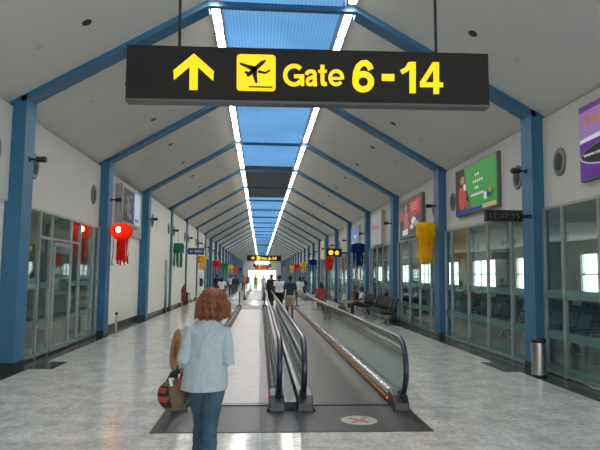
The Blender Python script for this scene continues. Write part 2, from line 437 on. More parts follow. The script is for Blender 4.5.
# lounges behind the glass --------------------------------------------
def lounge(x0, x1, ya, yb, xwall, wins, w, dirn, ztop=3.3, wz=(1.15, 2.75)):
    mb = MB(); mb.box(min(x0, x1), max(x0, x1), ya, yb, -.1, -.002); struct(mb.build('floor', M['lounge_floor']))
    mb = MB(); mb.box(min(x0, x1), max(x0, x1), ya, yb, ztop, ztop+.1); struct(mb.build('ceiling', M['lounge']))
    for yy in (ya, yb):
        mb = MB(); mb.box(min(x0, x1), max(x0, x1), yy-.05, yy+.05, 0, ztop); struct(mb.build('wall_partition', M['lounge']))
    a, c = (xwall, xwall+.2*dirn); a, c = min(a, c), max(a, c)
    mb = MB(); mb.box(a, c, ya, yb, 0, wz[0]); mb.box(a, c, ya, yb, wz[1], ztop)
    edges = [ya]
    for yy in wins: edges += [yy-w/2, yy+w/2]
    edges.append(yb)
    for i in range(0, len(edges), 2): mb.box(a, c, edges[i], edges[i+1], wz[0], wz[1])
    struct(mb.build('wall_outer', M['lounge']))
    for yy in wins:
        mb = MB()
        for q in (-.5, -.17, .17, .5): mb.box(a+.05, c-.05, yy+q*w-.03, yy+q*w+.03, wz[0], wz[1])
        mb.box(a+.05, c-.05, yy-w/2, yy+w/2, (wz[0]+wz[1])/2-.03, (wz[0]+wz[1])/2+.03)
        struct(mb.build('window_frame', M['alu']))
lounge(5.75, 13.2, 3.0, YF, 13.0, [9+6*i for i in range(23)], 3.4, 1)
lounge(-11.0, -4.95, 9.5, 19.0, -11.0, [12.0, 17.2], 1.2, -1, wz=(1.5, 2.5))
lounge(-11.0, -4.95, 46.5, YF, -11.0, [51+6*i for i in range(16)], 3.4, -1)

# unseen near wall behind the camera, added with an opening to cut front light
mb = MB()
mb.box(-5.5, -2.4, YN-.3, YN, 0, 7.3); mb.box(3.2, 6.3, YN-.3, YN, 0, 7.3); mb.box(-2.4, 3.2, YN-.3, YN, 2.9, 7.3)
struct(mb.build('wall_near_added', M['bulk_shaded']))
# far end
mb = MB()
mb.box(-11, -3.1, YF, YF+.3, 0, 7.2); mb.box(4.1, 13, YF, YF+.3, 0, 7.2)
mb.box(-3.1, 4.1, YF, YF+.3, 2.75, 4.3); mb.box(-3.1, -1.3, YF, YF+.3, 4.3, 5.7); mb.box(2.2, 4.1, YF, YF+.3, 4.3, 5.7); mb.box(-3.1, 4.1, YF, YF+.3, 5.7, 7.3)
struct(mb.build('wall_end', M['bulk_shaded']))
w = empty_struct('window_100', (.5, YF, 0))
mb = MB()
for x in (-3.1, -1.3, .5, 2.3, 4.1): mb.box(x-.05, x+.05, YF+.05, YF+.15, 0, 2.75)
mb.box(-3.1, 4.1, YF+.05, YF+.15, 2.1, 2.2)
mb.build('window_frame', M['alu'], w)
mb = MB(); mb.box(-3.1, 4.1, YF+.09, YF+.1, 0, 2.75); mb.build('glass_pane', M['glass'], w)

# ------------------------------------------------------------------ fittings on columns and bulkheads
sp0 = [None, None]; br0 = [None, None]
for k in range(-1, 10):
    for side in (0, 1):
        d = (1, -1)[side]
        sd = ('left', 'right')[side]
        for w_, dy in enumerate((-.64, 1.12)):
            y = fy(k) + dy
            X = (XBL if (k + (1 if w_ else 0)) not in FLUSH else XFL, XBR)[side]
            if y < 8: continue
            lab = 'round black speaker on the %s wall just %s the %s blue column' % (sd, ('before', 'beyond')[w_], ORD[k] if k >= 0 else 'hidden')
            if sp0[side] is None:
                t = thing('wall_speaker', lab, 'speaker', (X, y, 3.95), 'round wall speakers')
                MB().lathe([(.27, 0), (.27, .02*d), (.25, .035*d), (.225, .035*d)], (X, y, 3.95), 32, 'x').build('rim', M['case'], t)
                MB().lathe([(.224, .012*d), (.224, .03*d), (.12, .04*d), (.01, .043*d)], (X, y, 3.95), 32, 'x').build('grille', M['soft'], t, smooth=True)
                t.scale = (1, .80, 1); sp0[side] = t
            else: dup(sp0[side], (X, y, 3.95), lab)
        if k >= 0:
            x = (XL, XR)[side]; y = fy(k)+.26; z = 3.93
            lab = 'short black bracket lamp on the %s blue column of the %s wall' % (ORD[k], sd)
            if br0[side] is None:
                t = thing('bracket_lamp', lab, 'lamp', (x, y, z), 'bracket lamps on the columns')
                MB().lathe([(.05, 0), (.05, .02*d), (.03, .03*d)], (x, y, z), 16, 'x').build('wall_plate', M['black'], t)
                MB().cyl((x+.02*d, y, z), (x+.14*d, y, z), .022, 12).build('arm', M['black'], t)
                MB().lathe([(.035, .12*d), (.055, .14*d), (.06, .29*d), (.05, .31*d)], (x, y, z), 18, 'x').build('lamp_head', M['black'], t)
                br0[side] = t
            else: dup(br0[side], (x, y, z), lab)
# ceiling downlights
for kind in (0, 1):
    for side in (0, 1):
        first = None
        for i in range(0, 14):
            y = 9.6 + 3.05*i
            x = ((-2.98, 3.66), (-3.74, 4.45))[kind][side]
            z = zc(x)
            sl = math.atan(KL if side == 0 else -KR)
            lab = '%s ceiling spot on the %s slope, %s from the near end' % (('small black', 'pale round')[kind], ('left', 'right')[side], ORD[i])
            if first is None:
                first = thing('ceiling_spot', lab, 'ceiling light', (x, y, z), 'recessed ceiling spots')
                first.rotation_euler = (0, -sl, 0)
                MB().lathe([(.085, .0), (.085, -.008), (.07, -.012), (.066, -.004)], (x, y, z), 24).build('trim_ring', M['ceil'] if kind else M['black'], first)
                MB().lathe([(.065, -.003), (.065, -.006), (.02, -.007)], (x, y, z), 24).build('lens', M['black'] if kind == 0 else M['bulk_shaded'], first)
            else: dup(first, (x, y, z), lab)

# ------------------------------------------------------------------ hanging gate sign
SY = 5.0
SX0, SX1, SZ0, SZ1 = -1.197, 2.055, 3.31, 3.815
tilt = math.radians(.72)
gs = thing('gate_sign', 'large black hanging sign with yellow arrow, plane and Gate 6-14', 'sign', ((SX0+SX1)/2, SY, SZ0))
MB().box(SX0, SX1, SY, SY+.11, SZ0+.025, SZ1).build('sign_panel', M['signblack'], gs, bevel=.004)
MB().box(SX0, SX1, SY-.004, SY+.116, SZ0, SZ0+.025).build('bottom_trim', M['signedge'], gs, bevel=.003)
PXM = 1/110.6
RT = Matrix.Rotation(tilt, 4, 'Y')
def sp(px, py):     # a measured spot on the sign face, in the panel's own untilted frame
    d = f + r2*(px-300)/F + u2*(225-py)/F
    p = Vector((0, 0, 1.8)) + d*(SY/d.y) - gs.location
    p = RT @ p + gs.location
    return Vector((p.x, SY, p.z))
def shape(pts, name, m, parent, lift=.006):
    mb = MB(); mb.prism([Vector((p[0], SY, p[1])) for p in pts], (0, -lift, 0)); return mb.build(name, m, parent)
c = sp(194, 53.6)
ar = [(0,0),(.176,-.156),(.171,-.244),(.036,-.122),(.036,-.33),(-.036,-.33),(-.036,-.122),(-.171,-.244),(-.176,-.156)]
shape([(c.x+a, c.z+b) for a, b in ar], 'arrow', M['yellow'], gs)
c = sp(256.2, 72.8); w_, h_, r_ = .172, .166, .03
pts = []
for (sx, sz, a0) in ((1,1,0),(-1,1,90),(-1,-1,180),(1,-1,270)):
    for q in range(5):
        a = math.radians(a0 + 22.5*q); pts.append((c.x + sx*(w_-r_) + r_*math.cos(a), c.z + sz*(h_-r_) + r_*math.sin(a)))
pic = shape(pts, 'departures_tile', M['yellow'], gs)
def pl(pairs, widths):
    """tapered stroke on the tile"""
    P = [Vector((c.x + (x-430)/351.8, c.z - (y-102)/351.8)) for x, y in pairs]
    L, R = [], []
    for i, p in enumerate(P):
        t = (P[min(i+1, len(P)-1)] - P[max(i-1, 0)]).normalized(); n = Vector((-t.y, t.x)); h = widths[i]/351.8/2
        L.append(p+n*h); R.append(p-n*h)
    mb.prism([Vector((p.x, SY-.006, p.y)) for p in L+R[::-1]], (0, -.004, 0))
mb = MB()
pl([(460,62),(450,69),(428,89),(408,108),(402,114)], [3,11,13,12,8])
pl([(379,74),(400,82),(428,92)], [6,10,18])
pl([(424,90),(426,112),(431,135)], [20,13,7])
pl([(404,104),(394,101)], [10,5]); pl([(436,98),(458,103),(473,94)], [8,7,5])
pl([(408,148),(480,148)], [4,4])
mb.build('plane_symbol', M['signblack'], pic)
def sign_text(body, x0, x1, y0, y1, name, bold):
    a, b_ = sp(x0, y0), sp(x1, y1); m = (a+b_)/2
    text(body, name, M['yellow'], gs, (m.x, SY, m.z), (1,0,0), (0,0,1), (x1-x0)*PXM, (y1-y0)*PXM, .006, bold)
def ribbon(mb, pts, w, x0, x1, y0, y1, lift=.006):
    """flat stroke of a letter; pts in units of the glyph box (0..1, y up), w in box heights"""
    H_ = (y1-y0); W_b = (x1-x0); P = [Vector((x0+p[0]*W_b, y1-p[1]*H_)) for p in pts]; h = w*H_/2; n = len(P); L, R = [], []
    for i in range(n):
        a = (P[i]-P[i-1]).normalized() if i else None; b = (P[i+1]-P[i]).normalized() if i < n-1 else None
        a = a or b; b = b or a; t = (a+b).normalized(); nn = Vector((-t.y, t.x)); k = h/max(.45, nn.dot(Vector((-a.y, a.x))))
        L.append(P[i]+nn*k); R.append(P[i]-nn*k)
    for i in range(n-1):
        q = [sp(p.x, p.y) for p in (L[i], L[i+1], R[i+1], R[i])]; mb.prism(q, (0, -lift, 0))
def arc(cx, cy, rx, ry, a0, a1, n=18):
    return [(cx+rx*math.cos(math.radians(a0+(a1-a0)*i/n)), cy+ry*math.sin(math.radians(a0+(a1-a0)*i/n))) for i in range(n+1)]
def glyph(ch, x0, x1, y0, y1):
    mb = MB()
    if ch == 'G':
        ribbon(mb, arc(.52, .5, .42, .41, 42, 345, 26), .19, x0, x1, y0, y1); ribbon(mb, [(.52, .45), (1.0, .45)], .17, x0, x1, y0, y1); ribbon(mb, [(.93, .50), (.93, .02)], .15, x0, x1, y0, y1)
    if ch == 'a':
        ribbon(mb, [(.09, .68), (.13, .80), (.28, .88), (.5, .895), (.68, .86), (.77, .74), (.77, .25), (.82, .0)], .22, x0, x1, y0, y1)
        ribbon(mb, [(.77, .56), (.45, .52), (.22, .44), (.14, .28), (.22, .14), (.40, .10), (.62, .16), (.77, .34)], .20, x0, x1, y0, y1)
    if ch == 't':
        ribbon(mb, [(.48, 1.0), (.48, .25), (.54, .12), (.70, .09), (.98, .10)], .19, x0, x1, y0, y1); ribbon(mb, [(0, .70), (.98, .70)], .14, x0, x1, y0, y1)
    if ch == 'e':
        ribbon(mb, [(.06, .46), (.86, .46)], .17, x0, x1, y0, y1); ribbon(mb, [(.875, .40)]+arc(.5, .5, .39, .40, 0, 322, 26), .21, x0, x1, y0, y1)
    if ch == '6':
        ribbon(mb, arc(.5, .325, .36, .235, 0, 360, 30), .19, x0, x1, y0, y1)
        ribbon(mb, [(.86, .70), (.78, .82), (.62, .905), (.45, .895), (.28, .80), (.17, .62), (.135, .42), (.14, .32)], .18, x0, x1, y0, y1)
    if ch == '1':
        ribbon(mb, [(.74, 0), (.74, 1)], .2, x0, x1, y0, y1); ribbon(mb, [(.0, .67), (.35, .76), (.60, .96)], .15, x0, x1, y0, y1)
    if ch == '4':
        ribbon(mb, [(.70, 0), (.70, 1)], .18, x0, x1, y0, y1); ribbon(mb, [(0, .29), (1, .29)], .15, x0, x1, y0, y1); ribbon(mb, [(.06, .31), (.64, .96)], .155, x0, x1, y0, y1)
    return mb
for ch, x0, x1, y0, y1 in (('G', 283, 304, 64, 86.5), ('a', 305.5, 317.5, 69.6, 86.4), ('t', 318.2, 327, 65, 86.2), ('e', 328.3, 344, 69.4, 86.2)):
    glyph(ch, x0, x1, y0, y1).build('gate_lettering', M['yellow'], gs)
glyph('6', 352.3, 374, 60, 92.4).build('gate_number', M['yellow'], gs)
mb = MB(); mb.prism([sp(x_, y_) for x_, y_ in ((381.7, 74), (394.3, 74.2), (394.3, 81.2), (381.7, 81))], (0, -.006, 0)); mb.build('hyphen', M['yellow'], gs)
glyph('1', 401, 416.5, 62, 93.3).build('gate_number', M['yellow'], gs)
glyph('4', 420, 443, 62.3, 94.2).build('gate_number', M['yellow'], gs)
for px in (178.6, 437.8):
    x = sp(px, 50).x
    MB().cyl((x, SY+.055, SZ1), (x, SY+.055, zc(x)+.05), .014, 12).build('hanging_rod', M['black'], gs)
gs.rotation_euler = (0, -tilt, 0)

# far hanging signs
for i, Y in enumerate((55.0, 106.0, 145.0)):
    cx, wd, hh = .35, 3.25, .55
    z0 = 3.05 if i == 0 else 3.1
    lab = ('small far black hanging sign with yellow lettering over the walkway', 'far orange-lettered hanging sign seen below the first far sign', 'tiny farthest orange hanging sign above the bright end windows')[i]
    t = thing('hanging_sign', lab, 'sign', (cx, Y, z0), 'overhead signs down the hall')
    MB().box(cx-wd/2, cx+wd/2, Y, Y+.12, z0, z0+hh).build('sign_panel', M['signblack'], t)
    mm = M['yellow2'] if i == 0 else M['orange2']
    def q(xa, xb, za, zb, n_):
        MB().box(cx+xa, cx+xb, Y-.012, Y-.001, z0+za, z0+zb).build(n_, mm, t)
    mb = MB(); mb.prism([(cx-1.05+a*1.05, Y-.001, z0+.44+b_*1.05) for a, b_ in ar], (0, -.011, 0)); mb.build('arrow', mm, t)
    q(-.7, -.36, .1, .45, 'departures_tile')
    text('Gate', 'gate_lettering', mm, t, (cx+.0, Y-.001, z0+.27), (1,0,0), (0,0,1), .55, .24, .01, .04)
    text('6-14', 'gate_number', mm, t, (cx+.78, Y-.001, z0+.27), (1,0,0), (0,0,1), .78, .33, .01, .04)
    for x in (cx-1.1, cx+1.1): MB().cyl((x, Y+.06, z0+hh), (x, Y+.06, PEAK+.05 if abs(x-.36) < 1.2 else zc(x)), .014, 8).build('hanging_rod', M['black'], t)

# side signs on columns
t = thing('blue_sign', 'small blue sign with white arrow sticking out of the left blue column', 'sign', (XL, fy(4)+.2, 2.93))
x0 = XL; y = fy(4)+.2
M['bluesign'] = mat('lit blue sign', (.008, .03, .10), .4, emit=(.01, .05, .22), estr=.06)
M['signwhite'] = mat('lit white print', (.3, .4, .5), .5, emit=(.4, .6, .8), estr=.08)
MB().box(x0+.05, x0+1.0, y, y+.1, 2.93, 3.33).build('sign_panel', M['bluesign'], t)
MB().box(x0, x0+.05, y+.03, y+.07, 3.05, 3.2).build('bracket', M['black'], t)
mb = MB(); mb.prism([(x0+.13, y-.001, 3.13), (x0+.24, y-.001, 3.22), (x0+.24, y-.001, 3.16), (x0+.36, y-.001, 3.16), (x0+.36, y-.001, 3.10), (x0+.24, y-.001, 3.10), (x0+.24, y-.001, 3.04)], (0, -.008, 0)); mb.build('arrow', M['signwhite'], t)
mb = MB()
for i in range(4): mb.box(x0+.45+i*.12, x0+.54+i*.12, y-.009, y-.001, 3.07, 3.2)
mb.build('pictogram_row', M['signwhite'], t)
t = thing('black_sign', 'small black sign with two glowing yellow symbols on the right blue column', 'sign', (XR, fy(4)+.1, 2.9))
y = fy(4)+.1
MB().box(4.0, 4.95, y, y+.1, 2.92, 3.42).build('sign_panel', M['signblack'], t)
MB().box(4.95, XR, y+.03, y+.07, 3.1, 3.2).build('bracket', M['black'], t)
MB().lathe([(.15, -.001), (.15, -.01), (.02, -.011)], (4.28, y, 3.17), 24, 'y').build('symbol', M['yellow2'], t)
mb = MB(); mb.prism([(4.55, y-.001, 3.03), (4.75, y-.001, 3.03), (4.78, y-.001, 3.2), (4.65, y-.001, 3.32), (4.52, y-.001, 3.2)], (0, -.009, 0)); mb.build('symbol', M['yellow2'], t)

# digital clock
y = fy(0)+.05
t = thing('digital_clock', 'black digital clock reading 12:02:35 on the right blue column', 'clock', (XR, y, 2.88))
MB().box(4.38, 5.13, y, y+.12, 2.885, 3.11).build('clock_case', M['black'], t, bevel=.008)
MB().box(4.41, 5.10, y-.004, y, 2.915, 3.08).build('display', mat('clock display', (.01, .01, .012), .12), t)
M['digit'] = mat('dim digits', (.05, .055, .05), .5, emit=(.3, .33, .28), estr=.02)
text('12:02:35', 'digits', M['digit'], t, (4.755, y-.005, 2.998), (1,0,0), (0,0,1), .6, .10, .002, 0)
MB().box(5.13, XR+.001, y+.03, y+.09, 2.96, 3.03).build('bracket', M['black'], t)

# ------------------------------------------------------------------ advert boxes
def flat(name, col, e=.12, rough=.35):
    return mat(name, col, rough, spec=.12, emit=col, estr=e)
def lightbox(name, label, side, y0, y1, z0, z1, depth, face, fm=.06, case='case'):
    X = (XBL, XBR)[side]; d = (1, -1)[side]
    t = thing(name, label, 'advert board', (X, (y0+y1)/2, z0))
    a, b_ = sorted((X+.002*d, X+depth*d)); mb = MB(); mb.box(a, b_, y0, y1, z0, z1); mb.build('case', M[case], t, bevel=.01)
    a, b_ = sorted((X+depth*d, X+(depth+.006)*d)); mb = MB(); mb.box(a, b_, y0+fm, y1-fm, z0+fm, z1-fm); mb.build('printed_face', face, t)
    fx = X+(depth+.006)*d
    # u from the viewer's left, v from the bottom, 0..1
    def pt(u, v):
        yy = (y0+fm) + (y1-y0-2*fm)*u if side == 0 else (y1-fm) - (y1-y0-2*fm)*u
        return Vector((fx, yy, z0+fm + (z1-z0-2*fm)*v))
    lay = [0]
    def poly(pts, nm, m):
        lay[0] += 1; o = Vector((.0015*lay[0]*d, 0, 0)); mb = MB(); mb.prism([pt(*p)+o for p in pts], (.001*d, 0, 0)); return mb.build(nm, m, t)
    def oval(cu, cv, ru, rv, nm, m, n=28):
        return poly([(cu+ru*math.cos(2*PI*i/n), cv+rv*math.sin(2*PI*i/n)) for i in range(n)], nm, m)
    def word(body, cu, cv, wu, hv, nm, m, bold=.02, shear=0):
        lay[0] += 1; o = Vector((.0015*lay[0]*d, 0, 0))
        ux = (pt(1, 0)-pt(0, 0)); uz = pt(0, 1)-pt(0, 0)
        return text(body, nm, m, t, pt(cu, cv)+o, ux, uz, wu*ux.length, hv*uz.length, .002, bold, shear)
    return t, poly, oval, word
W = flat('board white', (.75, .76, .75)); BK = flat('board black', (.02, .02, .022), .1)
RED = flat('board red', (.55, .04, .035)); SKIN = flat('board flesh', (.45, .22, .14)); NAVY = flat('board navy', (.02, .06, .28))
# purple
t, poly, oval, word = lightbox('purple_advert', 'purple advert board with orange script and white swoosh on the right wall', 1, 6.3, 9.42, 3.42, 4.72, .1, flat('board purple', (.13, .035, .27)), .03)
poly([(0, .52), (0, .93), (1, .97), (1, .60)], 'lilac_field', flat('board lilac', (.34, .2, .52)))
poly([(0, .55), (.3, .60), (.6, .67), (1, .70), (1, .62), (.6, .60), (.3, .53), (0, .50)], 'white_swoosh', W)
oval(.46, .30, .46, .18, 'silver_oval', flat('board silver', (.5, .45, .55)))
oval(.46, .31, .45, .165, 'dark_oval', BK)
word('www.mag', .135, .31, .2, .05, 'web_lettering', W)
OR = flat('board orange', (.55, .22, .05))
word('mag', .165, .76, .28, .22, 'script_lettering', OR, .01, .25)
# green
t, poly, oval, word = lightbox('green_advert', 'green advert board with white lines and figure in red, above the clock', 1, 12.88, 15.75, 3.44, 4.73, .1, flat('board green', (.055, .34, .06)), .04)
poly([(0, .0), (0, 1), (.24, 1), (.30, .55), (.42, .12), (.46, 0)], 'dark_field', BK)
poly([(.12, .1), (.08, .5), (.14, .62), (.26, .6), (.30, .40), (.24, .1)], 'figure_body', RED)
oval(.20, .75, .055, .095, 'figure_head', SKIN)
poly([(.24, .5), (.22, .64), (.28, .66), (.30, .52)], 'figure_collar', W)
poly([(.26, .08), (.28, .3), (.38, .22), (.44, .08)], 'figure_lap', flat('board brown', (.2, .13, .06)))
poly([(0, 0), (0, .075), (1, .075), (1, 0)], 'blue_band', NAVY)
poly([(.7, .0), (.7, .085), (1, .085), (1, 0)], 'cream_band', flat('board peach', (.6, .38, .25)))
for (u, v, w_) in ((.58, .75, .12), (.60, .61, .26), (.58, .47, .10), (.6, .33, .32)):
    n = max(2, int(w_/.045))
    for i in range(n): oval(u-w_/2+(i+.5)*w_/n, v, w_/n*.38, .032, 'white_text', W, 10)
poly([(.76, .17), (.76, .31), (.82, .31), (.82, .17)], 'badge', W); poly([(.825, .2), (.825, .33), (.90, .33), (.90, .2)], 'badge', NAVY); poly([(.86, .28), (.86, .36), (.93, .36), (.93, .28)], 'badge', OR)
# red and black poster
t, poly, oval, word = lightbox('red_poster', 'dark framed poster with red panel and figure, above the yellow lantern', 1, 19.1, 22.2, 3.2, 4.66, .12, flat('board charcoal', (.10, .10, .10), .05), .09)
poly([(.5, .5), (.5, .95), (1, .98), (1, .55)], 'red_panel', RED)
poly([(.03, .45), (.03, .75), (.17, .78), (.17, .5)], 'red_panel', RED)
poly([(.22, .12), (.2, .6), (.3, .72), (.42, .65), (.46, .3), (.42, .1)], 'figure_body', flat('board coral', (.5, .15, .1)))
oval(.32, .8, .06, .09, 'figure_head', SKIN)
oval(.68, .38, .1, .1, 'pale_spot', W); oval(.8, .28, .12, .08, 'pale_spot', flat('board sage', (.35, .4, .33))); oval(.6, .22, .08, .07, 'pale_spot', W)
poly([(.15, .02), (.15, .16), (.42, .2), (.42, .02)], 'pale_panel', W)
for i in range(3): poly([(.58, .66+i*.08), (.58, .71+i*.08), (.9, .72+i*.08), (.9, .67+i*.08)], 'pale_line', flat('board pink', (.6, .25, .22)))
# white box with red word
t, poly, oval, word = lightbox('white_advert', 'pale grey advert board with a red word on the right wall', 1, 25.3, 27.7, 3.2, 4.74, .2, flat('board pale', (.42, .43, .45), .08), .06, 'caselight')
word('Dialog', .42, .55, .66, .2, 'red_lettering', RED, .03)
# blue box
t, poly, oval, word = lightbox('blue_advert', 'light blue advert board above the dark blue lantern', 1, 31.6, 34.3, 3.3, 4.6, .14, flat('board sky blue', (.16, .30, .55), .12), .05, 'caselight')
poly([(.1, .1), (.1, .3), (.5, .3), (.5, .1)], 'white_panel', W); oval(.6, .55, .15, .1, 'white_spot', W)
t, poly, oval, word = lightbox('cream_advert', 'narrow cream advert board far along the right wall', 1, 48.5, 51.5, 3.2, 4.8, .2, flat('board cream', (.6, .52, .3), .12), .05, 'caselight')
oval(.5, .5, .25, .2, 'orange_spot', OR)
# left board
t, poly, oval, word = lightbox('photo_advert', 'dark photo advert board beside pale blue panel, above the red lantern', 0, 18.65, 21.4, 3.37, 4.66, .24, flat('board dark photo', (.022, .028, .036), .05), .1, 'caselight')
poly([(.62, 0), (.62, 1), (1, 1), (1, 0)], 'pale_blue_panel', flat('board ice', (.52, .62, .70), .15))
poly([(.53, 0), (.53, 1), (.62, 1), (.62, 0)], 'blue_stripe', NAVY)
for (u, v, a, b_) in ((.22, .72, .06, .1), (.3, .5, .09, .16), (.24, .28, .07, .1), (.36, .2, .08, .1), (.14, .45, .05, .12), (.38, .8, .05, .06)): oval(u, v, a, b_, 'pale_figure', flat('board mist', (.16, .19, .22), .05))
poly([(.66, .08), (.66, .2), (.9, .2), (.9, .08)], 'grey_caption', flat('board slate', (.2, .26, .32)))

# ------------------------------------------------------------------ lanterns with paper streamers
def paper(name, col, e=.0):
    m, nt, out = _nt(name); L = nt.links
    d = nt.nodes.new('ShaderNodeBsdfDiffuse'); t_ = nt.nodes.new('ShaderNodeBsdfTranslucent')
    n = nt.nodes.new('ShaderNodeTexNoise'); n.inputs['Scale'].default_value = 18
    tc = nt.nodes.new('ShaderNodeTexCoord'); L.new(tc.outputs['Object'], n.inputs['Vector'])
    a = nt.nodes.new('ShaderNodeMath'); a.operation = 'MULTIPLY_ADD'; a.inputs[1].default_value = .6; a.inputs[2].default_value = .7; L.new(n.outputs['Fac'], a.inputs[0])
    s = nt.nodes.new('ShaderNodeVectorMath'); s.operation = 'SCALE'; s.inputs[0].default_value = col; L.new(a.outputs[0], s.inputs['Scale'])
    L.new(s.outputs[0], d.inputs[0]); L.new(s.outputs[0], t_.inputs[0])
    mx = nt.nodes.new('ShaderNodeMixShader'); mx.inputs[0].default_value = .45; L.new(d.outputs[0], mx.inputs[1]); L.new(t_.outputs[0], mx.inputs[2])
    L.new(mx.outputs[0], out.inputs[0]); return m
P = dict(red=paper('red paper', (.80, .035, .02)), yellow=paper('yellow paper', (.92, .55, .02)), green=paper('green paper', (.03, .27, .14)),
         blue=paper('dark blue paper', (.012, .045, .15)), orange=paper('orange paper', (.75, .14, .03)))
M['bulb'] = emitter('lantern bulb', (1, .62, .18), 8.0)
def lantern(label, side, k, col, xo=None, ztop=3.22, lit=False, zlen=1.23, r=.29, n=10, shape_=0):
    x = ((XL+.42, XR-.42)[side]) if xo is None else xo
    y = fy(k)+.26
    t = thing('paper_lantern', label, 'lantern', (x, y, ztop-zlen), 'paper lanterns with streamers')
    rnd = random.Random(k*7+side)
    mb = MB()
    hb = .48
    if shape_ == 0:       # faceted globe
        prof = [(.12, 0), (r*.86, -.07), (r, -.2), (r*.98, -.3), (r*.72, -.42), (.16, -hb)]
        nn = 8
    else:                 # squarish drum
        prof = [(r*.7, 0), (r*.98, -.05), (r, -.2), (r, -.34), (r*.98, -.46), (r*.9, -hb)]
        nn = 10
    vs = []; fs = []
    for j, (rr, z) in enumerate(prof):
        for i in range(nn):
            a = 2*PI*(i+.5*(j % 2))/nn; q = rr*(1+rnd.uniform(-.04, .04)); vs.append((x+q*math.cos(a), y+q*math.sin(a), ztop+z))
    for j in range(len(prof)-1):
        for i in range(nn):
            a, b_, c_, d_ = j*nn+i, j*nn+(i+1) % nn, (j+1)*nn+(i+1) % nn, (j+1)*nn+i
            if shape_ == 1 and j == 2 and i in (6, 7): continue     # an open window in the drum, towards the hall
            if lit and j in (1, 2) and i == 5: continue                     # round hole showing the bulb
            if j % 2 == 0: fs += [(a, b_, d_), (b_, c_, d_)]
            else: fs += [(a, b_, c_), (a, c_, d_)]
    if shape_ == 0: fs.append(tuple(range(nn)))
    mb.add(vs, fs); mb.build('lantern_body', P[col], t)
    for i in range(n):
        a = 2*PI*i/n + rnd.uniform(-.15, .15); rr = r*(rnd.uniform(.25, .72) if shape_ == 0 else rnd.uniform(.6, .97)); ln = (zlen-hb+.08)*rnd.uniform(.74, 1.0)
        bx, by = x+rr*math.cos(a), y+rr*math.sin(a); w_ = rnd.uniform(.045, .075)
        tx, ty = -math.sin(a), math.cos(a); z0 = ztop-hb+.06; mb = MB(); L_ = []; R_ = []
        for j in range(7):
            q = j/6; wob = .025*math.sin(q*5+i)*q; cx, cy = bx+math.cos(a)*wob+rnd.uniform(-.004, .004), by+math.sin(a)*wob; tw = math.sin(q*4+i*1.7)*.6*q
            ux, uy = tx*math.cos(tw)-ty*math.sin(tw), ty*math.cos(tw)+tx*math.sin(tw)
            L_.append((cx-ux*w_/2, cy-uy*w_/2, z0-ln*q)); R_.append((cx+ux*w_/2, cy+uy*w_/2, z0-ln*q))
        vs = L_+R_; mb.add(vs, [(j, j+1, 8+j, 7+j) for j in range(6)])
        mb.build('streamer', P[col], t)
    d = (1, -1)[side]; xa = (XL, XR)[side]+.27*d
    MB().tube([(x, y, ztop-.02), (x+(xa-x)*.4, y, ztop+.3), (xa, y, 3.87)], .006, 6).build('string', M['black'], t)
    if lit:
        MB().ell((x-.06, y-.17, ztop-.2), (.075, .075, .085)).build('bulb', M['bulb'], t, smooth=True)
    return t
lantern('glowing red paper lantern with long streamers by the second left column', 0, 1, 'red', xo=-4.06, ztop=3.24, lit=True, r=.33, n=20)
lantern('yellow paper drum lantern with streamers by the second right column', 1, 1, 'yellow', xo=4.98, ztop=3.42, zlen=1.26, r=.29, n=24, shape_=1)
lantern('green paper lantern hanging by the fourth left column', 0, 3, 'green', xo=-4.08, ztop=3.3, zlen=1.25, r=.27, n=18, shape_=1)
lantern('dark blue paper lantern hanging under the light blue advert board', 1, 3, 'blue', xo=4.95, ztop=3.42, zlen=1.25, r=.34, n=18, shape_=1)
lantern('yellow paper lantern hanging beyond the small blue sign', 0, 5, 'yellow', xo=-4.1, ztop=3.05, zlen=1.05, r=.3, n=14, shape_=1)
lantern('red paper lantern hanging below the small black sign', 1, 5, 'red', xo=4.93, ztop=3.1, zlen=1.0, r=.3, n=14, shape_=1)
seqL = ['red', 'green', 'yellow', 'orange', 'red', 'blue']; seqR = ['blue', 'yellow', 'red', 'yellow', 'green', 'orange']
for i, k in enumerate((7, 9, 11, 13, 15, 17)):
    lantern('far %s paper lantern by the %s blue column of the left wall' % (seqL[i], ORD[k]), 0, k, seqL[i], xo=-3.95, ztop=2.98, zlen=1.2, r=.38, n=10, shape_=1)
    lantern('far %s paper lantern by the %s blue column of the right wall' % (seqR[i], ORD[k]), 1, k, seqR[i], xo=4.85, ztop=3.2, zlen=1.2, r=.36, n=10, shape_=1)

# ------------------------------------------------------------------ moving walkways
mb = MB(); mb.box(-1.215, 2.05, 6.77, 8.06, 0, .008)
fp = tag(mb.build('floor_plate', M['plate'], at=(.42, 6.77, 0)), 'dark grey metal floor plate in front of both moving walkways', 'floor plate')
cx, cy = 1.255, 7.27
MB().lathe([(.225, .0082), (.225, .010), (.02, .0105)], (cx, cy, 0), 36).build('warning_sticker', M['cream'], fp)
st = fp.children[-1]
st['label'] = 'round cream no-entry sticker with red cross'
mb = MB()
for s_ in (1, -1):
    mb.prism([(cx-.13, cy-.10*s_-.02, .0106), (cx-.08, cy-.13*s_, .0106), (cx+.13, cy+.10*s_+.02, .0106), (cx+.08, cy+.13*s_, .0106)], (0, 0, .0015))
mb.box(cx-.05, cx+.05, cy-.05, cy+.05, .0106, .0124)
mb.build('red_cross', M['redprint'], st)
mb = MB(); mb.box(-1.215, 2.05, 30.2, 33.6, 0, .008)
tag(mb.build('floor_plate', M['plate'], at=(.42, 30.2, 0)), 'grey metal floor plate at the far end of the nearest moving walkways', 'floor plate')

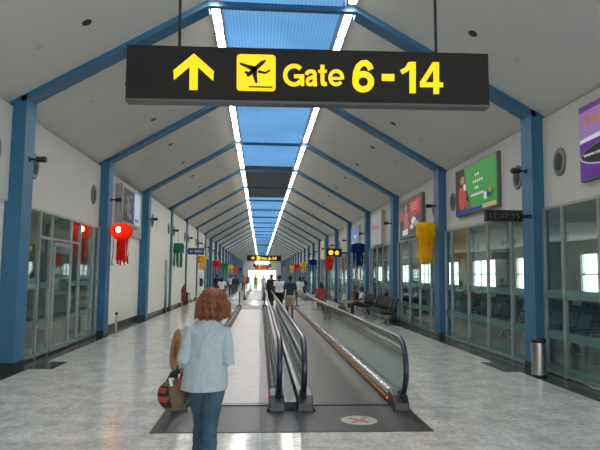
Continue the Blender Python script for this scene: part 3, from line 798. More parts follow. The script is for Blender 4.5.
def rail_path(x, ya, yb):
    pts = []
    r = .40
    pts.append((x, ya+.62, .14)); pts.append((x, ya+.46, .15))
    for i in range(1, 13):
        a = -PI/2 - PI*i/12*.999
        pts.append((x, ya+.40+r*math.cos(a), .55+r*math.sin(a)))
    n = 12
    for i in range(1, n): pts.append((x, ya+.4+(yb-ya-.8)*i/n, .95))
    for i in range(0, 12):
        a = PI/2 - PI*i/12
        pts.append((x, yb-.40+r*math.cos(a), .55+r*math.sin(a)))
    pts.append((x, yb-.46, .15)); pts.append((x, yb-.62, .14))
    return pts
def walkway(label, xl, xr, ya, yb, group, belt):
    """one walkway between two balustrades at xl and xr"""
    cx = (xl+xr)/2
    t = thing('moving_walkway', label, 'moving walkway', (cx, ya, 0), group)
    MB().box(xl+.13, xr-.13, ya+.42, yb-.42, 0, .012).build('pallet_belt', M[belt], t)
    for (a, c_) in ((ya+.30, ya+.44), (yb-.44, yb-.30)):
        mb = MB(); mb.box(xl+.13, xr-.13, a, c_, .008, .02)
        mb.build('comb_plate', M['skirt'], t)
    for s_, x in ((1, xl), (-1, xr)):
        pth = rail_path(x, ya-.12, yb+.12)
        # glass with rounded ends
        prof = []
        for i in range(0, 10):
            a = -PI/2 - PI*i/9*.999; prof.append((x-.006, ya+.28+.36*math.cos(a), .55+.36*math.sin(a)))
        for i in range(0, 10):
            a = PI/2 - PI*i/9; prof.append((x-.006, yb-.28+.36*math.cos(a), .55+.36*math.sin(a)))
        mb = MB(); mb.prism(prof, (.012, 0, 0)); g = mb.build('balustrade', M['balglass'], t)
        mb = MB(); mb.tube(pth, .038, 12, sx=1.0, sy=.75, up=(1, 0, 0)); mb.build('handrail', M['rubber'], g, smooth=True)
        mb = MB(); mb.tube([(p[0], p[1], p[2]-.055) for p in pth[13:27]], .010, 6); mb.build('handrail_guide', M['painted_glow'] if x > 1.5 else M['steel'], g)
        # skirting with sloping deck
        a0, a1 = ya+.12, yb-.12
        mb = MB(); mb.prism([(x-.06*s_, a0, 0), (x-.06*s_, a0, .19), (x+.02*s_, a0, .21), (x+.115*s_, a0, .13), (x+.125*s_, a0, 0)], (0, a1-a0, 0)); mb.build('skirting', M['skirt'], g)
        mb = MB(); mb.prism([(x+.050*s_, a0+.3, .1905), (x+.080*s_, a0+.3, .1655), (x+.082*s_, a0+.3, .1685), (x+.052*s_, a0+.3, .1935)], (0, a1-a0-.6, 0)); mb.build('deck_strip', M['deckm'], g)
        MB().box(*sorted((x+.127*s_, x+.131*s_)), a0+.5, a1-.5, .088, .098).build('comb_light', M['led'], g)
        for yy, dd in ((ya, 1), (yb, -1)):
            y0_, y1_ = sorted((yy+.0*dd, yy+.42*dd))
            mb = MB()
            lo, hi = sorted((x-.075*s_, x+.13*s_))
            mb.prism([(lo, yy, 0), (hi, yy, 0), (hi, yy+.05*dd, .10), (hi, yy+.34*dd, .215), (lo, yy+.34*dd, .215), (lo, yy+.05*dd, .10)], (0, 0, 0)) if False else None
            P_ = [(yy-.02*dd, 0), (yy-.0*dd, .10), (yy+.10*dd, .19), (yy+.42*dd, .225), (yy+.42*dd, 0)]
            mb.prism([(lo, a, b_) for a, b_ in P_], (hi-lo, 0, 0)); mb.build('newel_base', M['skirt'], g, bevel=.012)
            mb = MB(); mb.cyl((x-.05, yy+.12*dd, .19), (x+.05, yy+.12*dd, .19), .065, 16); mb.build('handrail_inlet', M['black'], g)
            mb = MB(); e = x+.131*s_; mb.prism([(e, yy-.03*dd, .01), (e+.03*s_, yy-.07*dd, .01), (e+.03*s_, yy-.02*dd, .03), (e, yy+.05*dd, .045)], (0, .02*dd, .0)); mb.build('guard_brush', M['black'], g)
        if s_ == -1:
            MB().ell((x+.134*s_, ya+.43, .09), (.012, .022, .02)).build('indicator_lamp', M['redled'], g, smooth=True)
    return t
w1 = walkway('near left moving walkway with pale belt and glass sides, beside the walking woman', -1.07, .275, 7.78, 30.4, 'moving walkways', 'belt_pale')
w2 = walkway('near right moving walkway with dark belt, behind the round floor sticker', .60, 1.95, 7.78, 30.4, 'moving walkways', 'belt')
dup(w1, (w1.location.x, 40.5, 0), 'far left moving walkway beyond the end of the near pale-belted one')
dup(w2, (w2.location.x, 40.5, 0), 'far right moving walkway beyond the end of the near dark-belted one')
mb = MB(); mb.box(.356, .519, 7.9, 30.2, 0, .10); tag(mb.build('median_cover', M['skirt'], at=(.44, 7.9, 0)), 'low steel cover between the two nearest moving walkways', 'cover')

# ------------------------------------------------------------------ bin, posts, wall bits
bx, by = 5.12, 10.42
t = thing('litter_bin', 'stainless steel litter bin beside the first right blue column', 'bin', (bx, by, 0))
MB().lathe([(.125, .0), (.13, .01), (.13, .60), (.125, .61)], (bx, by, 0), 32).build('bin_body', M['steel'], t, smooth=False)
MB().lathe([(.134, .61), (.138, .62), (.138, .665), (.12, .685), (.03, .69)], (bx, by, 0), 32).build('lid', M['black'], t)
MB().lathe([(.132, .0), (.135, .003), (.135, .03), (.128, .035)], (bx, by, .003), 32).build('base_ring', M['black'], t)
for (x, y, h, lab) in ((-4.12, 17.15, .66, 'slim silver barrier post beside the second left blue column'), (-4.12, 34.4, .66, 'slim silver barrier post far along the left wall')):
    t = thing('barrier_post', lab, 'post', (x, y, 0), 'barrier posts along the left wall')
    MB().lathe([(.14, 0), (.14, .012), (.05, .03), (.03, .04)], (x, y, 0), 24).build('base', M['steel'], t)
    MB().lathe([(.03, .03), (.03, h-.06)], (x, y, 0), 16).build('pole', M['steel'], t)
    MB().lathe([(.038, h-.07), (.042, h-.06), (.042, h-.01), (.02, h)], (x, y, 0), 16).build('cap', M['black'], t)
t = thing('waste_box', 'small black floor box beside the far silver barrier post', 'box', (-4.25, 34.15, 0))
MB().box(-4.37, -4.17, 34.0, 34.25, .003, .66).build('box_body', M['black'], t, bevel=.01); MB().box(-4.38, -4.16, 33.99, 34.26, .66, .70).build('lid', M['soft'], t)
t = thing('wall_pipe', 'tall slim grey pipe on the white wall before the fourth left column', 'pipe', (-4.42, 27.6, 0))
MB().cyl((-4.40, 27.6, .0), (-4.40, 27.6, 2.42), .055, 14).build('pipe_tube', M['alu'], t, smooth=True)
for z in (.5, 1.5, 2.3): MB().box(-4.474, -4.36, 27.53, 27.67, z, z+.05).build('clamp', M['alu'], t)
t = thing('fire_extinguisher', 'tall red fire extinguisher on the left wall under the green lantern', 'fire extinguisher', (-4.35, 33.6, .2))
MB().lathe([(.09, .2), (.11, .22), (.11, .95), (.08, 1.05), (.035, 1.1)], (-4.34, 33.6, 0), 20).build('cylinder', mat('red enamel', (.25, .04, .03), .45), t, smooth=True)
MB().lathe([(.03, 1.1), (.03, 1.18)], (-4.34, 33.6, 0), 12).build('valve', M['black'], t)
MB().tube([(-4.34, 33.6, 1.15), (-4.24, 33.52, 1.1), (-4.22, 33.5, .7)], .015, 8).build('hose', M['black'], t)
MB().box(-4.474, -4.44, 33.5, 33.7, .7, .9).build('bracket', M['black'], t)
t = thing('wall_phone', 'black wall telephone far along the left wall below the yellow lantern', 'telephone', (-4.4, 43.6, .85))
MB().box(-4.474, -4.28, 43.45, 43.75, .85, 1.45).build('phone_body', M['black'], t, bevel=.02)
MB().tube([(-4.25, 43.55, 1.0), (-4.22, 43.55, 1.05), (-4.22, 43.55, 1.25), (-4.25, 43.55, 1.3)], .025, 8).build('handset', M['soft'], t)

# ------------------------------------------------------------------ seating
M['seat'] = mat('black seat shell', (.013, .016, .019), .6, spec=.2, var=.15)
M['seatblue'] = mat('blue seat shell', (.035, .09, .16), .45, var=.12)
def seat_row(label, x, y, n, sm, group, pitch=.62):
    """beam seat row along +Y, seats facing -X"""
    t = thing('seat_row', label, 'seat row', (x, y, 0), group)
    L_ = n*pitch
    MB().box(x-.03, x+.03, y, y+L_, .33, .39).build('beam', M['steel'], t)
    for yy in (y+.4, y+L_-.4) if n < 5 else (y+.4, y+L_/2, y+L_-.4):
        mb = MB(); mb.tube([(x-.28, yy, .02), (x-.1, yy, .06), (x, yy, .34)], .022, 8); mb.tube([(x+.26, yy, .02), (x+.1, yy, .06), (x, yy, .34)], .022, 8); mb.build('leg', M['steel'], t)
    for i in range(n):
        a, b_ = y+i*pitch+.04, y+(i+1)*pitch-.04
        mb = MB(); mb.prism([(x+.2, a, .40), (x-.22, a, .43), (x-.27, a, .41), (x-.27, a, .45), (x-.22, a, .475), (x+.2, a, .445)], (0, b_-a, 0)); mb.build('seat', sm, t, bevel=.01)
        mb = MB(); mb.prism([(x+.19, a, .46), (x+.24, a, .46), (x+.40, a, .95), (x+.39, a, 1.0), (x+.36, a, .97)], (0, b_-a, 0)); mb.build('backrest', sm, t, bevel=.01)
    for i in range(n+1):
        yy = y+i*pitch
        mb = MB(); mb.tube([(x+.22, yy, .40), (x-.2, yy, .41), (x-.2, yy, .62), (x+.28, yy, .64)], .016, 6); mb.build('armrest', M['black'], t)
    return t
r0 = seat_row('row of black beam seats in the hall along the right glass wall', 4.62, 20.7, 6, M['seat'], None)
r1 = dup(r0, (4.62, 24.9, 0), 'second row of black beam seats, where people in white and beige sit')
dup(r0, (4.62, 45.0, 0), 'far row of black beam seats beyond the person in red')
lo = seat_row('blue lounge seat row behind the right glass, first line in, first from the near end', 7.2, 9.0, 5, M['seatblue'], 'blue lounge seats behind the right glass')
for j, x in enumerate((7.2, 9.0, 10.8)):
    for i in range(8):
        if i == 0 and j == 0: continue
        lab = 'blue lounge seat row behind the right glass, %s line in, %s from the near end' % (ORD[j], ORD[i])
        dup(lo, (x, 9.0+3.7*i, 0), lab, rotz=None)
lo2 = dup(r0, (-6.3, 11.6, 0), 'black lounge seat row behind the left glass partition, nearer the hall')
dup(lo2, (-8.4, 12.6, 0), 'black lounge seat row behind the left glass partition, farther back')

# ------------------------------------------------------------------ people
def remesh(ob, voxel, it=4, fac=.5):
    m = ob.modifiers.new('r', 'REMESH'); m.mode = 'VOXEL'; m.voxel_size = voxel
    if it:
        s_ = ob.modifiers.new('s', 'SMOOTH'); s_.iterations = it; s_.factor = fac
    dg = bpy.context.evaluated_depsgraph_get(); dg.update()
    me = bpy.data.meshes.new_from_object(ob.evaluated_get(dg))
    old = ob.data; mats = list(old.materials); ob.modifiers.clear(); ob.data = me
    me.materials.clear()
    for q in mats: me.materials.append(q)
    me.polygons.foreach_set('material_index', [0]*len(me.polygons))
    me.shade_smooth(); bpy.data.meshes.remove(old)
    return ob

SK = {}
def skin(c):
    if c not in SK: SK[c] = mat('skin %d' % len(SK), c, .55, var=.05, vscale=20)
    return SK[c]
EYE = mat('eye dark', (.02, .015, .012), .2); LIP = mat('lip', (.28, .09, .08), .5)
CL = {}
def cloth(c, rough=.85, var=.1, vs=14, bump=.35, bs=14):
    if c not in CL: CL[c] = mat('cloth %d' % len(CL), c, rough, var=var, vscale=vs, bump=bump, bscale=bs)
    return CL[c]

def pose_stand(step=.0, arm=.06, width=1.0):
    J = dict(pelvis=(0,0,.94), chest=(0,0,1.28), neck=(0,-.01,1.44), head=(0,.012,1.585),
             shL=(-.175*width,-.005,1.395), shR=(.175*width,-.005,1.395), elL=(-.225*width,-.03+arm*.2,1.10), elR=(.225*width,-.03-arm*.2,1.10),
             wrL=(-.235*width,.05+arm,.86), wrR=(.235*width,.05-arm,.86),
             hiL=(-.088,0,.90), hiR=(.088,0,.90), knL=(-.095,.03+step*.5,.49), knR=(.095,.03-step*.3,.49),
             anL=(-.095,-.02+step,.085), anR=(.095,-.02-step,.085+abs(step)*.25))
    return J
def pose_sit():
    J = pose_stand()
    z = -.46+.02
    J.update(pelvis=(0,0,.56), chest=(0,-.04,.90), neck=(0,-.03,1.06), head=(0,.0,1.205), shL=(-.175,-.03,1.01), shR=(.175,-.03,1.01),
             elL=(-.22,.02,.74), elR=(.22,.02,.74), wrL=(-.12,.25,.66), wrR=(.12,.25,.66),
             hiL=(-.09,.02,.55), hiR=(.09,.02,.55), knL=(-.11,.42,.53), knR=(.11,.42,.53), anL=(-.11,.40,.085), anR=(.11,.40,.085))
    return J
def hand(mb, wr, d, n, s_sign, curl=.5):
    d = Vector(d).normalized(); n = Vector(n); n = (n - d*n.dot(d)).normalized(); s_ = d.cross(n)*s_sign
    wr = Vector(wr)
    mb.ell(wr+d*.045, (.042, .018, .055), (s_, n, d))
    for i, (o, ln) in enumerate(((-.030, .060), (-.010, .074), (.011, .080), (.031, .070))):
        p0 = wr+d*.03+s_*o*.8; p1 = wr+d*.088+s_*o; q = d*math.cos(curl)+n*math.sin(curl); p2 = p1+q*ln*.5
        q2 = d*math.cos(curl*2.1)+n*math.sin(curl*2.1); p3 = p2+q2*ln*.5
        mb.tube([p0, p1, p2, p3], [.009, .0095, .0085, .007], 8)
    b0 = wr+d*.02+s_*.025; b1 = wr+d*.045+s_*.05+n*.012; b2 = b1+(d*.75+s_*.25+n*.5).normalized()*.03; b3 = b2+(d*.9+n*.5).normalized()*.025
    mb.tube([b0, b1, b2, b3], [.013, .012, .0105, .008], 8)
def torso_rings(J, g=0.0, lo=.0, wide=1.0):
    p, c_, nk = Vector(J['pelvis']), Vector(J['chest']), Vector(J['neck'])
    def at(t): return p.lerp(c_, t) if t <= 1 else c_.lerp(nk, t-1)
    R = [(-.25, .155, .105), (0, .165, .112), (.25, .148, .1), (.5, .135, .095), (.8, .155, .108), (1, .168, .112), (1.3, .165, .105), (1.62, .14, .085), (1.85, .085, .068)]
    return [(at(t) if t >= 0 else p+(p-c_)*(-t), (rx*wide+g), (ry+g)) for t, rx, ry in R if t >= lo]
def person(label, loc, rotz=0, H=1.7, J=None, sk=(.25, .13, .08), hair=(.012, .009, .008), top=(.7, .7, .7), leg=(.02, .02, .025), sleeve=.9, trouser=1.0,
           skirt=None, hairlen=0, voxel=.011, shoe=(.02, .018, .016), group=None, wide=1.0, custom=None, seat=False):
    J = dict(J or pose_stand()); J = {k_: Vector(v) for k_, v in J.items()}
    if custom: custom(J)
    mb = MB()
    hd = J['head']; nk = J['neck']
    mb.rings(torso_rings(J, 0, -.3, wide))
    mb.tube([nk-Vector((0,0,.05)), nk+Vector((0,.005,.03)), hd-Vector((0,.01,.05))], [.07, .055, .053], 12)
    mb.ell(hd+Vector((0,-.008,.02)), (.077, .096, .095)); mb.ell(hd+Vector((0,.02,-.035)), (.062, .072, .085)); mb.ell(hd+Vector((0,.065,-.085)), (.028, .025, .025))
    mb.tube([hd+Vector((0,.085,.03)), hd+Vector((0,.108,-.02)), hd+Vector((0,.09,-.035))], [.011, .016, .012], 8)
    for s_ in (-1, 1): mb.ell(hd+Vector((.077*s_,-.005,-.008)), (.012, .02, .032))
    for s_, q in ((-1, 'L'), (1, 'R')):
        sh, el, wr = J['sh'+q], J['el'+q], J['wr'+q]
        mb.tube([sh+Vector((-s_*.06,0,-.01)), sh, sh.lerp(el, .5), el, el.lerp(wr, .3), wr], [.06, .056, .046, .040, .041, .027], 10)
        dirn = (wr-el).normalized(); nn = Vector((-s_, .25, 0))
        hand(mb, wr, dirn, nn, s_, J['curl'].x if 'curl' in J else .45)
        hi, kn, an = J['hi'+q], J['kn'+q], J['an'+q]
        mb.tube([hi+Vector((0,0,.04)), hi, hi.lerp(kn, .5), kn, kn.lerp(an, .35), an], [.085, .092, .075, .055, .056, .038], 12)
        fx = Vector((s_*.02, .17, 0))
        mb.tube([an, an+Vector((0,-.035,-.045)), an+Vector((0,.05,-.05)), Vector((an.x, an.y, an.z-.06))+fx], [.04, .036, .036, .026], 10, sx=1.1, sy=.8)
    body = mb.build('person', [skin(sk), EYE, LIP]); remesh(body, voxel, 4)
    bm = bmesh.new(); bm.from_mesh(body.data)
    for s_ in (-1, 1):
        r = bmesh.ops.create_uvsphere(bm, u_segments=10, v_segments=6, radius=.011, matrix=Matrix.Translation(hd+Vector((.03*s_, .083, .012))))
        for f in {f for v in r['verts'] for f in v.link_faces}: f.material_index = 1
    r = bmesh.ops.create_uvsphere(bm, u_segments=10, v_segments=6, radius=.02, matrix=Matrix.Translation(hd+Vector((0, .083, -.06))) @ Matrix.Diagonal((1, .35, .35, 1)))
    for f in {f for v in r['verts'] for f in v.link_faces}: f.material_index = 2
    bm.to_mesh(body.data); bm.free(); body.data.shade_smooth()
    tag(body, label, 'person', group)
    # shirt
    mb = MB(); hem = J['hem'].x if 'hem' in J else -.12
    rg = torso_rings(J, .016, hem, wide)
    mb.rings(rg)
    for s_, q in ((-1, 'L'), (1, 'R')):
        sh, el, wr = J['sh'+q], J['el'+q], J['wr'+q]
        pts = [sh+Vector((-s_*.07,0,-.015)), sh+Vector((0,0,.004))]; rd = [.07, .068]
        if sleeve <= 1: pts.append(sh.lerp(el, sleeve)); rd.append(.066)
        else: pts += [el, el.lerp(wr, sleeve-1)]; rd += [.06, .048]
        mb.tube(pts, rd, 12)
    o = mb.build('shirt', cloth(top), body); remesh(o, voxel, 3)
    # legs
    mb = MB()
    p = J['pelvis']; ax = (p-J['chest']).normalized()
    mb.rings([(p-ax*.10, .150*wide+.012, .112), (p, .168*wide+.014, .125), (p+ax*.09 if not seat else p+ax*.05, .172*wide+.01, .12)])
    if skirt:
        mb.rings([(p-ax*.05, .165, .12), (p+Vector((0,0,-.15)), .19, .14), (p+Vector((0,0,-skirt)), .22, .18)])
    else:
        for q in 'LR':
            hi, kn, an = J['hi'+q], J['kn'+q], J['an'+q]
            pts = [hi+Vector((0,0,.03)), hi, hi.lerp(kn, .5)]; rd = [.095, .105, .09]
            if trouser <= 1: pts.append(hi.lerp(kn, min(1, trouser))); rd.append(.088)
            else: pts += [kn, kn.lerp(an, .5), kn.lerp(an, trouser-1)]; rd += [.075, .068, .065]
            mb.tube(pts, rd, 12)
    o = mb.build('skirt' if skirt else ('trousers' if trouser > 1.3 else 'shorts'), cloth(leg), body); remesh(o, voxel, 3)
    # hair
    mb = MB(); mb.ell(hd+Vector((0,-.014,.03)), (.086, .098, .098)); 
    if hairlen: mb.ell(hd+Vector((0,-.055,-.03-hairlen*.4)), (.085, .055, .09+hairlen*.5))
    cut = [v for v in mb.v]
    for i, v in enumerate(mb.v):
        if v.y > hd.y+.055 and v.z < hd.z+.065: mb.v[i] = Vector((v.x, hd.y+.055, max(v.z, hd.z+.02)))
    o = mb.build('hair', cloth(hair, .5, .3, 40, .6, 50), body, smooth=True)
    # shoes
    for s_, q in ((-1, 'L'), (1, 'R')):
        an = J['an'+q]; fx = Vector((s_*.02, .185, 0))
        mb = MB(); mb.tube([an+Vector((0,-.06,-.045)), an+Vector((0,-.035,-.045)), an+Vector((0,.05,-.05)), Vector((an.x, an.y, an.z-.06))+fx*.85, Vector((an.x, an.y, an.z-.062))+fx], [.028, .043, .043, .034, .015], 12, sx=1.05, sy=.85)
        mb.build('shoe', cloth(shoe, .5, .1, 20, .1, 30), body, smooth=True)
    s_ = H/1.70
    body.scale = (s_, s_, s_); body.rotation_euler = (0, 0, rotz); body.location = loc
    return body

# --- the woman walking away in front -------------------------------------------------
WX, WY = -.475, 5.45
def wj(J):
    V = Vector
    J.update(pelvis=V((-.015,.02,.93)), chest=V((.0,-.0,1.27)), neck=V((.025,-.01,1.44)), head=V((.045,.015,1.585)),
             shL=V((-.148,-.01,1.325)), shR=V((.162,-.01,1.312)), elL=V((-.210,-.05,1.045)), elR=V((.200,-.05,1.03)),
             wrL=V((-.250,.11,.955)), wrR=V((.13,.19,1.04)), curl=V((1.1,0,0)),
             hiL=V((-.10,.02,.89)), hiR=V((.075,.02,.89)), knL=V((-.055,.12,.49)), knR=V((.045,.0,.49)),
             anL=V((-.06,.16,.085)), anR=V((.035,-.13,.11)), hem=V((-.2,0,0)))
H_W = 1.645
woman = person('woman with auburn hair walking away in pale blue shirt and jeans', (WX, WY, 0), 0, H_W, None, (.50, .27, .18), (.16, .045, .016),
               (.50, .60, .68), (.045, .095, .125), sleeve=1.55, trouser=1.92, voxel=.006, custom=wj, hairlen=.0, wide=.96)
woman.name = 'person'
for ch in list(woman.children):
    if ch.name.startswith(('hair', 'shirt', 'trousers')): bpy.data.objects.remove(ch)
J = {k_: Vector(v) for k_, v in pose_stand().items()}; wj(J)
WC = cloth((.42, .475, .505), .9, .06, 25, .3, 18)
# loose shirt
mb = MB()
def lr(z, cx, cy, rx, ry): return (Vector((cx, cy, z)), rx, ry)
mb.rings([lr(.765, -.028, .012, .210, .165), lr(.80, -.026, .012, .211, .165), lr(.90, -.016, .01, .202, .158), lr(1.02, -.004, .005, .186, .135), lr(1.15, .0, 0, .184, .128), lr(1.22, .004, 0, .182, .125), lr(1.30, .007, -.005, .172, .115), lr(1.36, .011, -.008, .140, .098), lr(1.405, .015, -.01, .105, .085), lr(1.445, .02, -.012, .08, .07)], 24)
for s_, q in ((-1, 'L'), (1, 'R')):
    sh, el, wr = J['sh'+q], J['el'+q], J['wr'+q]
    mb.tube([sh+Vector((-s_*.08,0,-.01)), sh+Vector((0,0,.004)), sh.lerp(el, .5), el+Vector((s_*.004,0,-.01)), el.lerp(wr, .25), el.lerp(wr, .45 if s_ < 0 else .7)], [.064, .062, .058, .057, .055, .050], 14)
shirt = mb.build('shirt', WC, None)
for v in shirt.data.vertices:
    c_ = v.co
    q_ = .008*noise.noise(c_*9)
    v.co += Vector((c_.x, c_.y, 0)).normalized()*q_
remesh(shirt, .006, 2)
for v in shirt.data.vertices:
    c_ = v.co.copy(); n_ = Vector((c_.x, c_.y, 0)).normalized()
    v.co += n_*(.009+.015*noise.noise(Vector((c_.x*8+c_.z*4, c_.y*8, c_.z*6-c_.x*5)))+.008*noise.noise(Vector((c_.x*20-c_.z*9, c_.y*20, c_.z*14))))
shirt.parent = woman
# jeans
JC = cloth((.040, .088, .118), .8, .22, 8, .5, 60)
mb = MB()
mb.rings([lr(.985, -.02, .01, .170, .112), lr(.93, -.022, .012, .192, .13), lr(.84, -.02, .01, .202, .142), lr(.78, -.016, .01, .192, .13)], 24)
mb.ell((-.092, -.045, .79), (.078, .074, .085)); mb.ell((.065, -.05, .79), (.078, .074, .085))
for q in 'LR':
    hi, kn, an = J['hi'+q], J['kn'+q], J['an'+q]
    mb.tube([hi+Vector((0,0,.03)), hi, hi.lerp(kn, .35), hi.lerp(kn, .7), kn, kn.lerp(an, .4), kn.lerp(an, .92)], [.100, .116, .112, .090, .076, .073, .080], 16)
jeans = mb.build('jeans', JC, None); remesh(jeans, .006, 3)
for v in jeans.data.vertices:
    c_ = v.co.copy(); n_ = v.normal
    v.co += n_*(.007*noise.noise(Vector((c_.x*9, c_.y*9, c_.z*16)))+.003*noise.noise(Vector((c_.x*20, c_.y*20, c_.z*45))))
jeans.parent = woman
mb = MB()
for cx in (-.095, .07):
    mb.add([(cx-.058, -.138, .915), (cx+.058, -.138, .915), (cx+.055, -.152, .83), (cx, -.156, .795), (cx-.055, -.152, .83)], [(0,1,2,3,4)])
# hair: a full mop of wavy strands
hd = J['head']; rnd = random.Random(3)
mb = MB()
mb.ell(hd+Vector((0,-.018,.028)), (.108, .118, .107), None, 24, 14)
mb.ell(hd+Vector((.0,-.06,-.075)), (.140, .09, .105), None, 20, 12)
for s_ in (-1, 1): mb.ell(hd+Vector((.10*s_,-.02,-.075)), (.056, .07, .085), None, 14, 10)
hair = mb.build('hair', cloth((.20, .055, .016), .45, .55, 26, .8, 40), None)
remesh(hair, .007, 3)
for v in hair.data.vertices:
    c_ = v.co.copy(); q = c_-hd
    w_ = math.sin(math.atan2(q.x, -q.y)*13+c_.z*22+2*noise.noise(c_*7))
    v.co += v.normal*(.012*w_+.034*noise.noise(c_*12))
    if q.y > .065 and q.z < .06: v.co.y = hd.y+.05
hm = bmesh.new(); hm.from_mesh(hair.data)
mb = MB()
for i in range(150):
    a = rnd.uniform(-2.3, 2.3); t0 = rnd.uniform(.05, 1.0)
    pts = []
    r0 = .112; ph = rnd.uniform(0, 6.3); am = rnd.uniform(.010, .024); ln = rnd.uniform(.7, 1.0)
    for j in range(10):
        q = j/9*ln
        el_ = 1.35*(1-t0*.55)-q*2.35
        if el_ > -.2:
            x = math.sin(a)*math.cos(el_)*r0*1.03; y = -math.cos(a)*math.cos(el_)*r0*1.12; z = .028+math.sin(el_)*r0
        else:
            d_ = -.2-el_; x = math.sin(a)*(r0*1.30+.008*d_); y = -math.cos(a)*(r0*1.10)-.012*d_; z = .005-d_*.125
        w_ = am*math.sin(ph+j*1.5)
        pts.append(hd+Vector((x+w_*math.cos(a)+(.014*math.sin(a) if j > 3 else 0), y+w_*math.sin(a)-.012, z)))
    mb.tube(pts, [.004]+[.0085]*7+[.007, .002], 6)
me = bpy.data.meshes.new('hair_strands'); me.from_pydata(mb.v, [], mb.f); hm.from_mesh(me); hm.to_mesh(hair.data); hm.free(); hair.data.shade_smooth(); bpy.data.meshes.remove(me)
hair.parent = woman

# --- her bag and hat
M['khaki'] = mat('khaki bag fabric', (.17, .125, .075), .85, var=.15, vscale=30, bump=.3)
M['bagred'] = mat('red bag panel', (.42, .055, .03), .7, var=.1)
M['bagblack'] = mat('black bag panel', (.015, .015, .017), .7)
bx, by, bz = -.815, 5.60, .665
t = thing('round_bag', 'round khaki bag with red and black panels in her left hand', 'bag', (bx, by, bz-.15))
mb = MB(); mb.ell((bx+.02, by, bz), (.140, .105, .150), None, 28, 18); bag = mb.build('bag_body', M['khaki'], t, smooth=True)
def panel(a0, a1, e0, e1, nm, m, off=.004):
    """curved patch on the bag; a is the angle round the bag from its near face, e the elevation"""
    vs = []; n, k_ = 8, 8
    for i in range(n+1):
        for j in range(k_+1):
            a = a0[0]+(a0[1]-a0[0])*j/k_ + ((a1[0]+(a1[1]-a1[0])*j/k_) - (a0[0]+(a0[1]-a0[0])*j/k_))*i/n
            e = e0+(e1-e0)*i/n
            vs.append((bx+.02+(.140+off)*math.cos(e)*math.sin(a), by-(.105+off)*math.cos(e)*math.cos(a), bz+(.150+off)*math.sin(e)))
    fs = [(i*(k_+1)+j, i*(k_+1)+j+1, (i+1)*(k_+1)+j+1, (i+1)*(k_+1)+j) for i in range(n) for j in range(k_)]
    mb = MB(); mb.add(vs, fs); o = mb.build(nm, m, t, smooth=True)
    s2 = o.modifiers.new('t', 'SOLIDIFY'); s2.thickness = .003
    return o
panel((-1.5, .05), (-1.5, -.25), -.75, .65, 'black_panel', M['bagblack'], .003)
panel((-1.25, -.5), (-1.0, -.35), .18, .5, 'red_panel', M['bagred'], .006)
panel((-1.2, -.35), (-1.15, -.15), -.35, .0, 'red_panel', M['bagred'], .006)
panel((-1.6, -1.32), (-1.6, -1.3), -.5, .4, 'red_panel', M['bagred'], .006)
hx, hy, hz = WX-.262*H_W/1.7, WY+.155*H_W/1.7, .885
mb = MB(); mb.tube([(bx-.02, by-.05, bz+.135), (bx+.01, by-.03, bz+.20), (hx-.01, hy-.02, hz-.0), (hx+.0, hy+.02, hz-.0), (bx+.09, by+.03, bz+.19), (bx+.08, by+.04, bz+.125)], .014, 8, sx=1.6, sy=.6); mb.build('carry_strap', M['bagblack'], t)
MB().tube([(bx+.02, by-.05, bz+.15), (bx+.0, by-.09, bz+.16), (bx+.02, by-.11, bz+.10)], .016, 8).build('buckle', M['white'], t)
mb = MB(); mb.prism([(bx+.085, by-.105, bz+.19), (bx+.125, by-.105, bz+.18), (bx+.12, by-.115, bz+.08), (bx+.075, by-.112, bz+.085)], (0, .012, 0)); mb.build('luggage_tag', M['bagred'], t)
hc = Vector((-.785, 5.64, 1.075)); ax = Vector((.88, .42, -.12)).normalized(); u = Vector((0,0,1)); u = (u-ax*u.dot(ax)).normalized(); v_ = ax.cross(u)
straw = mat('straw weave', (.42, .215, .095), .75, var=.3, vscale=70, bump=.5, bscale=120)
t = thing('straw_hat', 'tan oval straw hat held in front of her left arm', 'hat', tuple(hc-Vector((0,0,.19))))
def disc(prof, n=30):
    mb = MB(); vs = []; fs = []
    for r, h in prof:
        for i in range(n):
            a = 2*PI*i/n; vs.append(hc+u*(r*1.08*math.cos(a))+v_*(r*.85*math.sin(a))+ax*h)
    for j in range(len(prof)-1):
        for i in range(n): fs.append((j*n+i, j*n+(i+1) % n, (j+1)*n+(i+1) % n, (j+1)*n+i))
    fs.append(tuple(range((len(prof)-1)*n, len(prof)*n))); fs.append(tuple(range(n))[::-1])
    return mb.add(vs, fs)
disc([(.09, -.005), (.178, -.012), (.182, -.002), (.09, .006)]).build('brim', straw, t, smooth=True)
disc([(.095, -.005), (.09, .04), (.075, .075), (.03, .09)]).build('crown', straw, t, smooth=True)

# --- people along the hall
W_ = (.72, .72, .70); DK = (.02, .022, .028)
person('person in dark navy top and beige shorts on the right moving walkway', (1.19, 23.0, .012), 0, 1.74, pose_stand(.1, .03), (.13, .065, .04), (.01, .008, .008), (.022, .04, .075), (.50, .40, .24), .75, .85, shoe=(.3, .08, .05))
person('person in white shirt and black trousers on the right moving walkway', (.87, 26.5, .012), 0, 1.76, pose_stand(.12, .05), (.12, .06, .04), (.01, .008, .008), (.80, .80, .80), (.012, .012, .014), .6, 1.95)
person('person in black walking just beyond the white-shirted one', (.62, 31.5, .008), 0, 1.80, pose_stand(.12, .05), (.1, .05, .035), (.01, .008, .008), (.02, .02, .022), (.015, .015, .018), 1.6, 1.95)
person('person in red top and brown skirt beside the right handrail', (2.46, 23.3, 0), .5, 1.50, pose_stand(.06, .08), (.14, .07, .045), (.012, .009, .008), (.36, .05, .06), (.13, .075, .05), .8, 1.2, skirt=.42, hairlen=.1)
person('seated person in white shirt with head bent on the black seats', (4.50, 25.5, 0), PI/2-.3, 1.68, pose_sit(), (.12, .06, .04), (.01, .008, .008), (.75, .74, .74), DK, .7, 1.9, seat=True)
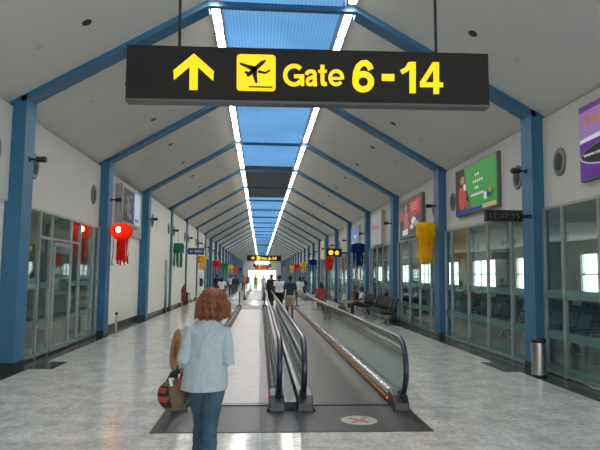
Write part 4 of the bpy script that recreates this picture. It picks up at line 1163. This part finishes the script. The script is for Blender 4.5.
person('seated person in dark top and beige trousers on the black seats', (4.50, 27.3, 0), PI/2, 1.68, pose_sit(), (.12, .06, .04), (.01, .008, .008), (.05, .02, .025), (.42, .35, .22), .7, 1.9, seat=True)
person('person in black top standing left of the walkway by the blue columns', (-3.05, 41.5, 0), .3, 1.76, pose_stand(.05, .03), (.1, .05, .035), (.01, .008, .008), DK, (.02, .02, .025), .8, 1.95)
person('person in white top and black trousers walking on the left, nearest of three', (-2.25, 34.5, 0), 0, 1.60, pose_stand(.12, .05), (.1, .05, .035), (.01, .008, .008), W_, (.03, .03, .035), .7, 1.95, hairlen=.15)
person('person in pale shirt and grey trousers walking beside one in black', (-2.3, 46.5, 0), PI, 1.74, pose_stand(.12, .05), (.12, .06, .04), (.01, .008, .008), (.62, .63, .64), (.06, .06, .07), .8, 1.95)
person('person in dark jacket walking left of the far walkway', (-1.85, 44.0, 0), 0, 1.74, pose_stand(.14, .05), (.12, .06, .04), (.01, .008, .008), (.03, .032, .04), (.10, .10, .11), 1.6, 1.95)
person('person in pink top in the distance left of the hall centre', (-1.75, 62.0, 0), PI, 1.66, pose_stand(.12, .05), (.15, .08, .05), (.01, .008, .008), (.45, .18, .22), (.14, .09, .08), .8, 1.95, hairlen=.1)
person('person in purple top in the distance before the bright end windows', (-1.5, 72.0, 0), PI, 1.74, pose_stand(.12, .05), (.12, .06, .04), (.01, .008, .008), (.16, .10, .32), (.07, .07, .08), .8, 1.95)
person('person in olive yellow top in the centre of the distant hall', (-.5, 66.0, 0), PI, 1.70, pose_stand(.12, .05), (.12, .06, .04), (.01, .008, .008), (.42, .38, .05), (.30, .27, .06), .8, 1.95)
person('person all in white far off, left of a similar one', (.35, 60.0, 0), PI, 1.72, pose_stand(.12, .05), (.12, .06, .04), (.01, .008, .008), (.75, .75, .78), (.65, .66, .70), .8, 1.95)
person('person all in white far off, right of a similar one', (1.0, 56.0, .012), PI, 1.74, pose_stand(.12, .05), (.12, .06, .04), (.01, .008, .008), (.78, .78, .8), (.2, .2, .22), .8, 1.95)
person('person in pale top walking behind the navy-topped one', (2.3, 33.5, 0), 0, 1.66, pose_stand(.12, .05), (.12, .06, .04), (.01, .008, .008), (.66, .66, .63), (.5, .48, .42), .8, 1.95)
person('person in black walking beyond the far black seats', (3.0, 40.0, 0), 0, 1.66, pose_stand(.12, .05), (.12, .06, .04), (.01, .008, .008), DK, (.03, .03, .035), .8, 1.95)
t = thing('travel_bag', 'olive travel bag on the floor in front of the seated people', 'bag', (3.71, 26.2, 0))
mb = MB(); mb.box(3.56, 3.86, 25.9, 26.5, .003, .42); mb.build('bag_body', mat('olive canvas', (.10, .10, .06), .85, var=.15), t, bevel=.06)
MB().tube([(3.71, 26.03, .42), (3.71, 26.1, .52), (3.71, 26.3, .52), (3.71, 26.38, .42)], .015, 8).build('handle', M['black'], t)
t = thing('tote_bag', 'black bag standing on the floor near the red-topped person', 'bag', (1.95+.85, 30.0, 0))
mb = MB(); mb.box(2.65, 2.97, 29.9, 30.2, .003, .5); mb.build('bag_body', M['bagblack'], t, bevel=.05)
MB().tube([(2.72, 30.05, .5), (2.75, 30.05, .68), (2.87, 30.05, .68), (2.9, 30.05, .5)], .012, 8).build('handle', M['black'], t)

# ------------------------------------------------------------------ light, world, camera
w = bpy.data.worlds.new('overcast sky'); scene.world = w; w.use_nodes = True
bg = w.node_tree.nodes['Background']; bg.inputs[0].default_value = (.93, .97, 1.0, 1); bg.inputs[1].default_value = WORLD

scene.view_settings.view_transform = 'Standard'; scene.view_settings.look = 'None'
scene.view_settings.exposure = 1.0; scene.view_settings.gamma = 1.0; scene.view_settings.use_curve_mapping = False
cy_ = scene.cycles
cy_.use_denoising = True; cy_.max_bounces = 10; cy_.diffuse_bounces = 6; cy_.transparent_max_bounces = 24; cy_.sample_clamp_indirect = 6.0
